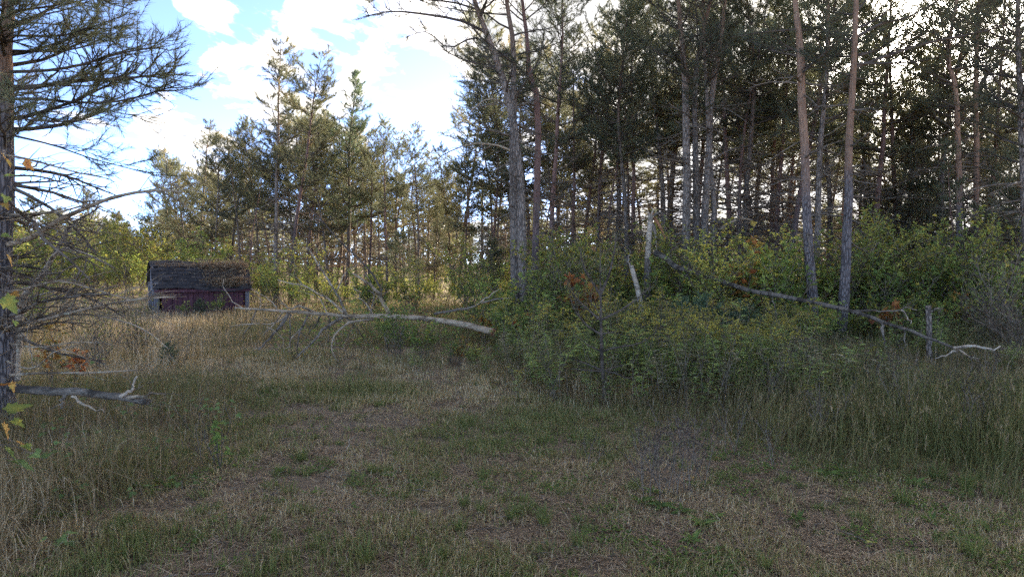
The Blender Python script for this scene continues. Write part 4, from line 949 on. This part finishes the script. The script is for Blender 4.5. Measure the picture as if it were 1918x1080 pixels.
weeds(WP, 205, lambda px, Y: (Y > edge(px)) * (math.exp(-((px - 1240) / 420) ** 2) + .15), 'narrow-leaved weed ', 'leafy weeds in the bank', (.45, 1.2))
weeds(WP, 90, lambda px, Y: (px > 1380) * (Y < 9.8), 'scattered weed ', 'leafy weeds in the bank', (.4, .85))
for px, Y, s, lab in [(1515, 7.4, .75, 'lone yellow goldenrod sprig in the tall brown grass'), (1540, 6.4, .55, 'short goldenrod sprig low at the edge of the tall grass'), (975, 7.9, .5, 'small goldenrod sprig left of the half-dead young pine')]:
    copy_tree(GP[0], gat(px, Y), rs.random() * 6, s, lab, 'goldenrod in the weedy bank')
for o in GP + WP:
    for ch in list(o.children): bpy.data.objects.remove(ch)
    bpy.data.objects.remove(o)

# ------------------------------------------------------------------ near maple leaves and seedlings
def maple_mesh(name, mat, seed):
    r = np.random.default_rng(seed)
    out = [(0, 0), (.10, .06), (.32, -.06), (.30, .10), (.50, .22), (.36, .34), (.46, .56), (.26, .52), (.20, .62), (.14, .86), (0, 1.0)]
    pts = out + [(-x, y) for x, y in out[-2:0:-1]]
    V = np.array([(x + r.normal(0, .012), y + r.normal(0, .012), .22 * abs(x) - .18 * y * y + r.normal(0, .012)) for x, y in pts] + [(0, .42, -.06)])
    n = len(pts); b = MB(); b.add(V, None, [(i, (i + 1) % n, n) for i in range(n)], np.clip(r.normal(.5, .18, n + 1), 0, 1))
    return b.mesh(name, M[mat])
LM = {c: [maple_mesh('maple_leaf', m, 500 + k) for k in range(3)] for c, m in (('o', 'leaf_orange'), ('y', 'leaf_yellow'), ('g', 'seedling'), ('b', 'leaf_brown'))}
def maple_near():
    r = np.random.default_rng(70); Y = 3.7
    P = px_path([(-22, 1120, Y), (-26, 900, Y), (-16, 700, Y), (-22, 480, Y), (-18, 250, Y)], 16); P[0][2] = -.05; b0 = P[0].copy()
    root = thing('maple_sapling', 'orange and yellow maple leaves on a thin sapling in front of the near pine', 'sapling', b0)
    b = MB(); b.tubes(P - b0, np.linspace(.011, .004, 16), 6); ob('stem', b.mesh('stem', M['twig'], True), root)
    for px, py, c, s in [(6, 292, 'o', 34), (44, 302, 'o', 26), (10, 366, 'y', 26), (4, 380, 'o', 22), (12, 476, 'o', 30), (4, 556, 'y', 46), (12, 574, 'o', 40), (22, 548, 'o', 20), (6, 722, 'o', 38), (18, 716, 'o', 26), (12, 772, 'y', 50), (4, 792, 'o', 40),
                          (22, 786, 'y', 30), (30, 826, 'o', 34), (8, 838, 'y', 44), (44, 832, 'y', 26), (60, 850, 'g', 30), (20, 862, 'g', 46), (40, 870, 'g', 34), (80, 858, 'g', 26), (8, 330, 'y', 20), (2, 440, 'y', 22), (26, 600, 'y', 18)]:
        q = at(px, py, Y + r.normal(0, .08)); sz = s / FOC * Y * .85
        j = P[np.argmin(np.abs(P[:, 2] - q[2] - .05))]
        b = MB(); b.tubes(np.array([j, (j + q) / 2 + [0, 0, .03], q]) - b0, np.array([.002, .0014, .001]), 3); ob('leaf_stalk', b.mesh('leaf_stalk', M['twig']), root)
        o = ob('leaf', LM[c][r.integers(0, 3)], root); o.location = q - b0; o.scale = (sz,) * 3
        o.rotation_euler = (RAD(r.uniform(-75, 30)), RAD(r.uniform(-35, 35)), RAD(r.uniform(-130, 10)))
maple_near()
def seedling(px, py, h, n, label, c='g', size=.05):
    r = np.random.default_rng(int(px * 7 + py)); Y = EYE * FOC / (py - 490)
    g = gat(px, Y); root = thing('seedling', label, 'seedling', g, 0, 1, 'pale green seedlings in the grass')
    P = wander(r, (0, 0, -.02), (r.normal(0, .2), r.normal(0, .2), 1), h, 7, .08); b = MB(); b.tubes(P, np.linspace(.004, .002, 7), 4); ob('stem', b.mesh('stem', M['twig']), root)
    for k in range(n):
        a = k * 2.4 + r.normal(0, .3); f = .45 + .55 * (k + 1) / n; p = np.array([np.interp(f, np.linspace(0, 1, 7), P[:, i]) for i in range(3)])
        e = .03 + .07 * (1.1 - f) + .02 * r.random(); q = p + np.array([math.cos(a) * e, math.sin(a) * e, .02])
        o = ob('leaf', LM[c][r.integers(0, 3)], root); o.location = q; s = size * r.uniform(.8, 1.35); o.scale = (s, s, s); o.rotation_euler = (RAD(r.uniform(-25, 15)), RAD(r.normal(0, 14)), a - pi / 2)
for px, py, h, n, lab in [(345, 800, .26, 8, 'pale seedling below the tip of the lichened log'), (358, 790, .28, 7, 'pale seedling just past the lichened log tip'), (432, 800, .28, 9, 'bright pale seedling standing at the edge of the mown track'),
    (418, 822, .22, 6, 'smaller pale seedling at the edge of the mown track'), (300, 862, .20, 8, 'pale seedling in the grass with yellowing lower leaves'), (208, 850, .20, 7, 'pale seedling beside the crooked pale stick'), (88, 850, .26, 9, 'pale leafy seedling near the maple leaves'),
    (118, 862, .2, 8, 'pale seedling between maple leaves and crooked stick'), (60, 905, .26, 9, 'large pale seedling low at the very edge under the maple leaves'), (262, 945, .12, 6, 'low pale seedling in the near grass'), (332, 930, .10, 5, 'low yellowing seedling in the near grass'),
    (230, 800, .25, 7, 'pale seedling in front of the lichened log'), (290, 790, .25, 7, 'pale seedling under the curled dead bough'), (40, 930, .22, 8, 'pale seedling right at the edge below the large one'), (140, 905, .22, 8, 'pale seedling below the crooked stick'), (180, 890, .2, 7, 'small pale seedling near the crooked stick tip'), (255, 880, .18, 7, 'pale seedling between crooked stick and yellowing seedling'), (110, 960, .16, 7, 'low pale seedling in near grass under the others'), (385, 800, .24, 8, 'pale seedling between log tip and track edge'), (90, 1040, .10, 6, 'yellow-green seedling near the front edge'), (150, 775, .25, 7, 'pale seedling at the middle of the lichened log'), (175, 700, .3, 8, 'pale seedling behind the lichened log')]:
    seedling(px, py, h, n, lab)
def oakling():
    r = np.random.default_rng(72); Y = EYE * FOC / (890 - 490); g = gat(405, Y)
    root = thing('oak_seedling', 'dark twiggy seedling with a few deep green leaves at the track edge', 'seedling', g)
    for k, (dx, h) in enumerate(((0, .42), (.05, .35), (-.04, .3))):
        P = wander(r, (0, 0, -.02), (dx * 3, r.normal(0, .1), 1), h, 7, .1); b = MB(); b.tubes(P, np.linspace(.005, .002, 7), 4); ob('stem', b.mesh('stem', M['twig_dark']), root)
        for j in range(6):
            o = ob('leaf', LMG[r.integers(0, 3)], root); o.location = P[-1 - j % 4] + r.normal(0, .02, 3); s = r.uniform(.06, .09); o.scale = (s * .7, s, s); o.rotation_euler = (RAD(r.uniform(-60, 20)), RAD(r.normal(0, 20)), r.random() * 6)
LMG = [maple_mesh('oak_leaf', 'leaf_green', 520 + k) for k in range(3)]
oakling()
for px, py, c, s, lab in [(222, 1052, 'o', .055, 'single rusty red leaf lying in the near grass'), (1648, 1036, 'y', .06, 'single yellow leaf lying near the front edge'), (1884, 1048, 'b', .07, 'brown curled leaf at the very corner of the clearing'), (1352, 872, 'o', .04, 'tiny orange leaf caught in dead stalks'), (1300, 912, 'o', .03, 'tiny pinkish leaf beside the green rosette clump')]:
    Y = EYE * FOC / (py - 490); g = gat(px, Y); o = tag(ob('fallen_leaf', LM[c][0]), lab, 'leaf', 'fallen leaves'); o.location = g + [0, 0, .035]; o.scale = (s,) * 3; o.rotation_euler = (.25, .2, px)

def stalk(px, py, h, label, seed, n=3, head=.012):
    r = np.random.default_rng(seed); Y = EYE * FOC / (py - 490); g = gat(px, Y); root = thing('dead_weed', label, 'dead weed', g, 0, 1, 'dead dark weed stalks')
    hd = MB(); st = MB()
    for k in range(n):
        P = wander(r, (r.normal(0, .03), r.normal(0, .03), -.02), (r.normal(0, .2), r.normal(0, .2), 1), h * r.uniform(.7, 1), 7, .07); st.tubes(P, np.linspace(.004, .0018, 7), 3)
        sec, ter, tp, td = limb_parts(r, P, h, True, 10, .004, sub=.28, up=.6, nter=2); put_twigs(st, sec, ter, .0025)
        tufts(hd, r, tp, td, 5, head, head * .6, 1.1, np.clip(r.normal(.4, .3, len(tp)), 0, 1), .005)
    ob('stems', st.mesh('stems', M['twig']), root, 'stuff'); ob('seed_heads', hd.mesh('seed_heads', M['seedhead']), root, 'stuff')
for px, py, h, lab, sd, n in [(1098, 890, .32, 'dead brown flower stalk standing alone on the bare ground', 1, 1), (1120, 872, .24, 'shorter pale dead flower stalk beside the lone brown one', 2, 1), (1215, 945, .50, 'dead dark weed at the edge of the green rosette clump', 3, 3), (1255, 940, .55, 'dead dark weed rising from the green rosette clump', 4, 4),
    (1290, 930, .55, 'tall dead weed leaning over the green rosette clump', 5, 3), (1320, 925, .45, 'dead weed just past the green rosette clump', 6, 3), (1235, 905, .5, 'dead weed behind the green rosette clump', 7, 3), (395, 880, .4, 'dead dark weed beside the oak seedling', 8, 3), (330, 690, .7, 'tall dead weed at the edge of the tan grass', 9, 4), (1460, 890, .4, 'dead weed at the foot of the tall brown grass', 10, 2), (1380, 860, .5, 'dead weed between rosette clump and tall brown grass', 11, 3)]:
    stalk(px, py, h, lab, sd, n)

rw = np.random.default_rng(97)
for k in range(14):
    px = 1420 + 480 * (k + rw.random()) / 14; stalk(px, rw.uniform(735, 850), rw.uniform(.5, .8), 'dead dark weed in the tall grass, below the ' + near(px), 60 + k, 3)
# ------------------------------------------------------------------ grasses and litter (nobody could count them)
BANKR = lambda x, y: sst(y - np.interp(x, [-2.6, -1.9, -.6, .54, 1.5, 2.2, 3.4, 6], [11.6, 10.6, 9.7, 7.6, 6.5, 5.4, 4.7, 4.3]) + .5 * (vnoise(x, y, .8, 26) - .5), -.5, 1.3)
BANKL = lambda x, y: sst(np.interp(y, [3, 4.07, 5.06, 7.15, 9.9, 12.2, 16], [-2.3, -2.45, -2.3, -2.5, -3.6, -4.6, -6]) - x, -.3, .7)
FAR = lambda x, y: sst(y, 11.0, 13.2)
def field(r, n, y0, y1, prob, xw=.86):
    X, Y = np.zeros(0), np.zeros(0)
    while len(X) < n:
        y = y0 * (y1 / y0) ** r.random(n); x = (r.random(n) * 2 - 1) * (xw * y + .4); k = r.random(n) < prob(x, y)
        X, Y = np.append(X, x[k]), np.append(Y, y[k])
    return X[:n], Y[:n]
def blades(b, r, X, Y, H, Wd, lean, tint, m=0):
    n = len(X); Z = gz(X, Y) - .01; az = r.random(n) * 6.283; az = np.where(r.random(n) < .55, 12.6 * vnoise(X, Y, .9, 21) + r.normal(0, .6, n), az); l = np.abs(r.normal(0, 1, n)) * lean * (.4 + 1.3 * vnoise(X, Y, .6, 22)); l = np.where(r.random(n) < .06, l + .9, l); l = np.minimum(l, 1.9)
    D = np.stack([np.cos(az), np.sin(az)], 1); fa = r.random(n) * 6.283
    S = np.stack([np.cos(fa), np.sin(fa), np.zeros(n)], 1) * (Wd / 2)[:, None]
    B = np.stack([X, Y, Z], 1); Mi = B + np.concatenate([D * (l * H * .35)[:, None], (H * .58)[:, None]], 1)
    Tp = B + np.concatenate([D * (l * H)[:, None], (H * np.clip(1 - .33 * l ** 2, .12, 1))[:, None]], 1)
    V = np.stack([B - S, B + S, Mi - S * .75, Mi + S * .75, Tp], 1).reshape(-1, 3); o = np.arange(n)[:, None, None] * 5
    b.add(V, (o + np.array([(0, 1, 3, 2)])[None]).reshape(-1, 4), (o + np.array([(2, 3, 4)])[None]).reshape(-1, 3), np.repeat(tint, 5), m)
    return Tp
r = np.random.default_rng(900)
clump = lambda x, y, s, k: vnoise(x, y, s, k)
# short grass of the track
b = MB(); X, Y = field(r, 105000, 3.1, 15, lambda x, y: (1 - .8 * np.maximum(BANKR(x, y), .5 * BANKL(x, y))) * np.clip((.5 * clump(x, y, .7, 11) + .5 * clump(x, y, .22, 23) - .36) * 3.2, .06, 1) * (.42 + .58 * sst(y, 4.4, 8.0)))
g = clump(x=X, y=Y, s=.8, k=12); H = (.035 + .06 * r.random(len(X))) * (1 + .9 * sst(Y, 6, 10)) * (.6 + .8 * g)
blades(b, r, X, Y, H, .0032 + .0018 * r.random(len(X)) + .0004 * Y, .8, np.clip(r.normal(.60, .22, len(X)) + (.45 - g) * .6 + .16 * sst(Y, 7, 10), 0, 1)); ob('short_grass', b.mesh('short_grass', M['grass']), kind='stuff')
# tall grass of both banks and of the field beyond
b = MB(); X, Y = field(r, 105000, 3.4, 24, lambda x, y: np.clip(np.maximum.reduce([BANKR(x, y), BANKL(x, y) * .55, FAR(x, y) * .8]), 0, 1) * np.clip(.1 + 1.2 * (.6 * clump(x, y, .7, 13) + .4 * clump(x, y, .25, 27)) - .15, .05, 1))
right, left, far = BANKR(X, Y) * (X > -.5), BANKL(X, Y), FAR(X, Y)
hh = np.where(left > right, .27, np.where(X < 2.2 + .12 * (Y - 6), .34, .46)); hh = np.where((far > .5) & (X < -1), .28, hh); hh = np.where((X < -.3) & (X > -5) & (Y > 9.4) & (Y < 13), .11, hh) * (.45 + 1.1 * (.6 * clump(X, Y, 1.2, 14) + .4 * clump(X, Y, .35, 25))); hh = hh * np.clip(.25 + .85 * np.maximum(right, np.maximum(left, far)), 0, 1.1)
pxs = CX + X / Y * FOC; lim = np.where((pxs > 1440) & (Y < YL(pxs)), np.maximum(EYE - (YLOG(pxs) + 16 - 490) * Y / FOC, .18), 9)
H = np.minimum(hh * (.45 + .75 * r.random(len(X))), lim * (.7 + .4 * r.random(len(X)))); tn = r.normal(.42, .22, len(X)) + .12 * left + (clump(X, Y, 1.5, 15) - .5) * .7 + np.where((X < -.22 * Y) & (Y > 9), .24 * sst(Y, 9, 11), 0) - .05 * right
tp = blades(b, r, X, Y, H, .003 + .0016 * r.random(len(X)) + .00045 * Y, .6, np.clip(tn, 0, 1))
hs = np.nonzero((r.random(len(X)) < .24) & (H > .33))[0]
tufts(b, r, tp[hs] - [0, 0, .03], np.tile([0, 0, 1.], (len(hs), 1)), 5, .05, .0055, .4, np.clip(r.normal(.62, .1, len(hs)), 0, 1), .05)
ob('tall_grass', b.mesh('tall_grass', M['tallgrass']), kind='stuff')
# denser green tufts of turf dotted through it
b = MB(); X, Y = field(r, 330, 3.3, 9, lambda x, y: (1 - np.maximum(BANKR(x, y), .6 * BANKL(x, y))) * clump(x, y, .6, 35))
k = r.integers(18, 60, len(X)); cx, cy, sc = np.repeat(X, k), np.repeat(Y, k), np.repeat(.5 + .9 * r.random(len(X)), k); n = len(cx)
a_ = r.random(n) * 6.283; ra = .05 * sc * np.sqrt(r.random(n)); blades(b, r, cx + ra * np.cos(a_), cy + ra * np.sin(a_), .075 * sc * (.5 + .7 * r.random(n)), .0042 + .0003 * cy, .9, np.clip(r.normal(.18, .13, n), 0, 1)); ob('turf', b.mesh('turf', M['grass']), kind='stuff')
# straw and needle litter
b = MB(); X, Y = field(r, 110000, 3.1, 12, lambda x, y: (.25 + .75 * (1 - np.maximum(BANKR(x, y), BANKL(x, y)))) * np.clip(1.7 * (.5 * clump(x, y, .55, 31) + .5 * clump(x, y, .17, 32)) - .25, .12, 1))
n = len(X); az = r.random(n) * 6.283; L = .035 + .09 * r.random(n) ** 2; w = .0018 + .0012 * r.random(n) + .0002 * Y
D = np.stack([np.cos(az), np.sin(az), r.normal(.05, .16, n)], 1) * L[:, None]; S = np.stack([-np.sin(az), np.cos(az), np.zeros(n)], 1) * w[:, None]
P = np.stack([X, Y, gz(X, Y) + .006 + .014 * r.random(n)], 1); V = np.stack([P - S, P + S, P + D], 1).reshape(-1, 3)
b.add(V, None, np.arange(n * 3).reshape(-1, 3), np.repeat(np.clip(r.normal(.5, .25, n), 0, 1), 3)); ob('straw_litter', b.mesh('straw_litter', M['straw']), kind='stuff')
b = MB(); X, Y = field(r, 420, 3.2, 9, lambda x, y: 1 - .8 * np.maximum(BANKR(x, y), BANKL(x, y)))
n = len(X); az = r.random(n) * 6.283; L = .05 + .16 * r.random(n) ** 2; P0 = np.stack([X, Y, gz(X, Y) + .018], 1); D = np.stack([np.cos(az), np.sin(az), r.normal(0, .06, n)], 1) * L[:, None]
b.tubes(np.stack([P0, P0 + D * .5 + r.normal(0, .008, (n, 3)), P0 + D], 1), np.array([[.0035, .003, .0015]]) * (.6 + .8 * r.random((n, 1))), 4); ob('twig_litter', b.mesh('twig_litter', M['twig']), kind='stuff')
b = MB(); X, Y = field(r, 2600, 3.1, 11, lambda x, y: .35 + .65 * clump(x, y, .6, 33))
n = len(X); az = r.random(n) * 6.283; leaves(b, r, np.stack([X, Y, gz(X, Y) + .012 + .012 * r.random(n)], 1), np.stack([np.cos(az), np.sin(az), r.normal(.1, .25, n)], 1), .016 + .03 * r.random(n) ** 2, .011 + .018 * r.random(n), np.clip(r.normal(.35, .3, n), 0, 1), droop=.1, fold=.3)
ob('leaf_litter', b.mesh('leaf_litter', M['leaf_brown']), kind='stuff')
# small green broadleaf ground cover in patches
b = MB(); X, Y = field(r, 24000, 3.1, 12, lambda x, y: np.clip((.5 * clump(x, y, .5, 16) + .5 * clump(x, y, .16, 24) - .54) * 6, 0, 1) * (1 - .5 * BANKR(x, y)))
n = len(X); az = r.random(n) * 6.283; leaves(b, r, np.stack([X, Y, gz(X, Y) + .004 + .03 * r.random(n)], 1), np.stack([np.cos(az), np.sin(az), r.uniform(.1, .9, n)], 1), .018 + .022 * r.random(n), .009 + .008 * r.random(n), np.clip(r.normal(.4, .2, n), 0, 1))
ob('ground_cover', b.mesh('ground_cover', M['leaf_green']), kind='stuff')
# undergrowth on the floor of the wood
b = MB(); X, Y = field(r, 36000, 11.5, 60, lambda x, y: np.where(x < -.22 * y - 1.5, np.clip((y - 20) / 3, 0, 1), 1) * (.3 + .7 * clump(x, y, 1.5, 17)))
n = len(X); az = r.random(n) * 6.283; hz = .75 * r.random(n) * (.3 + clump(X, Y, 1.1, 18))
leaves(b, r, np.stack([X, Y, gz(X, Y) + hz], 1), np.stack([np.cos(az), np.sin(az), r.uniform(-.1, .5, n)], 1), (.05 + .06 * r.random(n)) * np.maximum(1, Y / 22), (.026 + .03 * r.random(n)) * np.maximum(1, Y / 22), np.clip(r.normal(.3, .22, n) + (clump(X, Y, 2.2, 19) - .5) * .7, 0, 1))
ob('undergrowth', b.mesh('undergrowth', M['leaf_yellow']), kind='stuff')

# grass tufts and rosettes one can pick out
def tuft_proto(name, seed, n, h, w, mat, tmu):
    r = np.random.default_rng(seed); root = thing(name, 'x', 'grass tuft' if 'grass' in name else 'weed'); b = MB()
    if 'grass' in name:
        z = np.zeros(n); a = r.random(n) * 6.283; rad = .035 * np.sqrt(r.random(n)); hh = h * (.5 + .6 * r.random(n)); l = .25 + .6 * r.random(n)
        D = np.stack([np.cos(a), np.sin(a)], 1); B = np.concatenate([D * rad[:, None], z[:, None] - .01], 1); S = np.stack([-np.sin(a), np.cos(a), z], 1) * w / 2
        Mi = B + np.concatenate([D * (hh * l * .35)[:, None], (hh * .6)[:, None]], 1); Tp = B + np.concatenate([D * (hh * l)[:, None], (hh * .9)[:, None]], 1)
        V = np.stack([B - S, B + S, Mi - S * .8, Mi + S * .8, Tp], 1).reshape(-1, 3); o = np.arange(n)[:, None, None] * 5
        b.add(V, (o + np.array([(0, 1, 3, 2)])[None]).reshape(-1, 4), (o + np.array([(2, 3, 4)])[None]).reshape(-1, 3), np.repeat(np.clip(r.normal(tmu, .12, n), 0, 1), 5))
    else:
        a = np.arange(n) * 2.4; leaves(b, r, np.zeros((n, 3)) + [0, 0, .01], np.stack([np.cos(a), np.sin(a), r.uniform(.25, 1.1, n)], 1), h * (.7 + .5 * r.random(n)), w, np.clip(r.normal(tmu, .15, n), 0, 1), droop=.35)
    ob('blades' if 'grass' in name else 'foliage', b.mesh(name, M[mat]), root, 'stuff'); return root
GT = [tuft_proto('grass_tuft', 600 + k, 70, .13 + .03 * k, .005, 'grass', .12) for k in range(2)]; RT = [tuft_proto('rosette_weed', 610 + k, 12, .095, .022, 'leaf_green', .3) for k in range(2)]
for px, py, s, lab in [(905, 905, .9, 'green grass tuft alone on brown litter at mid track'), (868, 960, .8, 'green grass tuft nearer the front on the bare track'), (960, 985, 1.0, 'broad green grass tuft on the bare track'), (1020, 998, .9, 'grass tuft beside the broad one on the bare track'), (812, 905, .7, 'low grass tuft on the littered track'),
    (695, 895, .7, 'small grass tuft where the track turns brown'), (862, 1008, .9, 'grass tuft close to the front edge of the track'), (900, 972, .7, 'little grass tuft between two bigger ones'), (560, 868, .9, 'dark grass tuft at the near edge of the track'), (830, 1065, .8, 'grass tuft at the very front of the track'), (1085, 1035, .9, 'grass tuft just before the green rosette clump'), (680, 1070, .9, 'grass tuft at the front, below the brown patch'),
    (1765, 905, 1.3, 'tall green grass tuft at the foot of the brown grass'), (1700, 950, 1.0, 'green grass tuft at the edge of the far bank'), (1820, 925, 1.3, 'coarse green grass tuft near the corner of the bank'), (1835, 1060, 1.0, 'yellowish grass tuft at the near corner'), (1440, 1075, .8, 'grass tuft near the thin pale stick')]:
    Y = EYE * FOC / (py - 490); copy_tree(GT[rs.integers(0, 2)], gat(px, Y), rs.random() * 6, s, lab, 'grass tufts on the track')
for px, py, s, lab in [(1205, 955, 1.1, 'green leafy rosette at the edge of the dead weed clump'), (1240, 965, 1.3, 'big green rosette at the foot of the dead weeds'), (1280, 975, 1.2, 'green rosette right below the dead weeds'), (1320, 1000, 1.1, 'green rosette in front of the dead weed clump'), (1225, 935, 1.0, 'green rosette behind the big one under dead weeds'), (1300, 1030, 1.0, 'flat rosette nearest the front below the dead weeds'), (1345, 985, .9, 'rosette trailing off past the dead weed clump'),
    (1555, 900, 1.5, 'bright green broad rosette at the edge of the tall brown grass'), (1580, 892, 1.4, 'second bright rosette touching the broad one by the tall grass'), (1720, 915, 1.1, 'bright rosette between bank and bare ground'), (1500, 985, .9, 'small rosette on the bare ground past the clump'), (1755, 990, 1.0, 'green rosette on bare ground near the corner'), (440, 885, .8, 'green rosette next to the oak seedling'), (520, 890, .8, 'green rosette at the edge of the mown track'), (720, 900, .7, 'flat rosette in the middle of the track')]:
    Y = EYE * FOC / (py - 490); copy_tree(RT[rs.integers(0, 2)], gat(px, Y), rs.random() * 6, s, lab, 'green rosettes on the bare ground')
for o in GT + RT:
    for ch in list(o.children): bpy.data.objects.remove(ch)
    bpy.data.objects.remove(o)
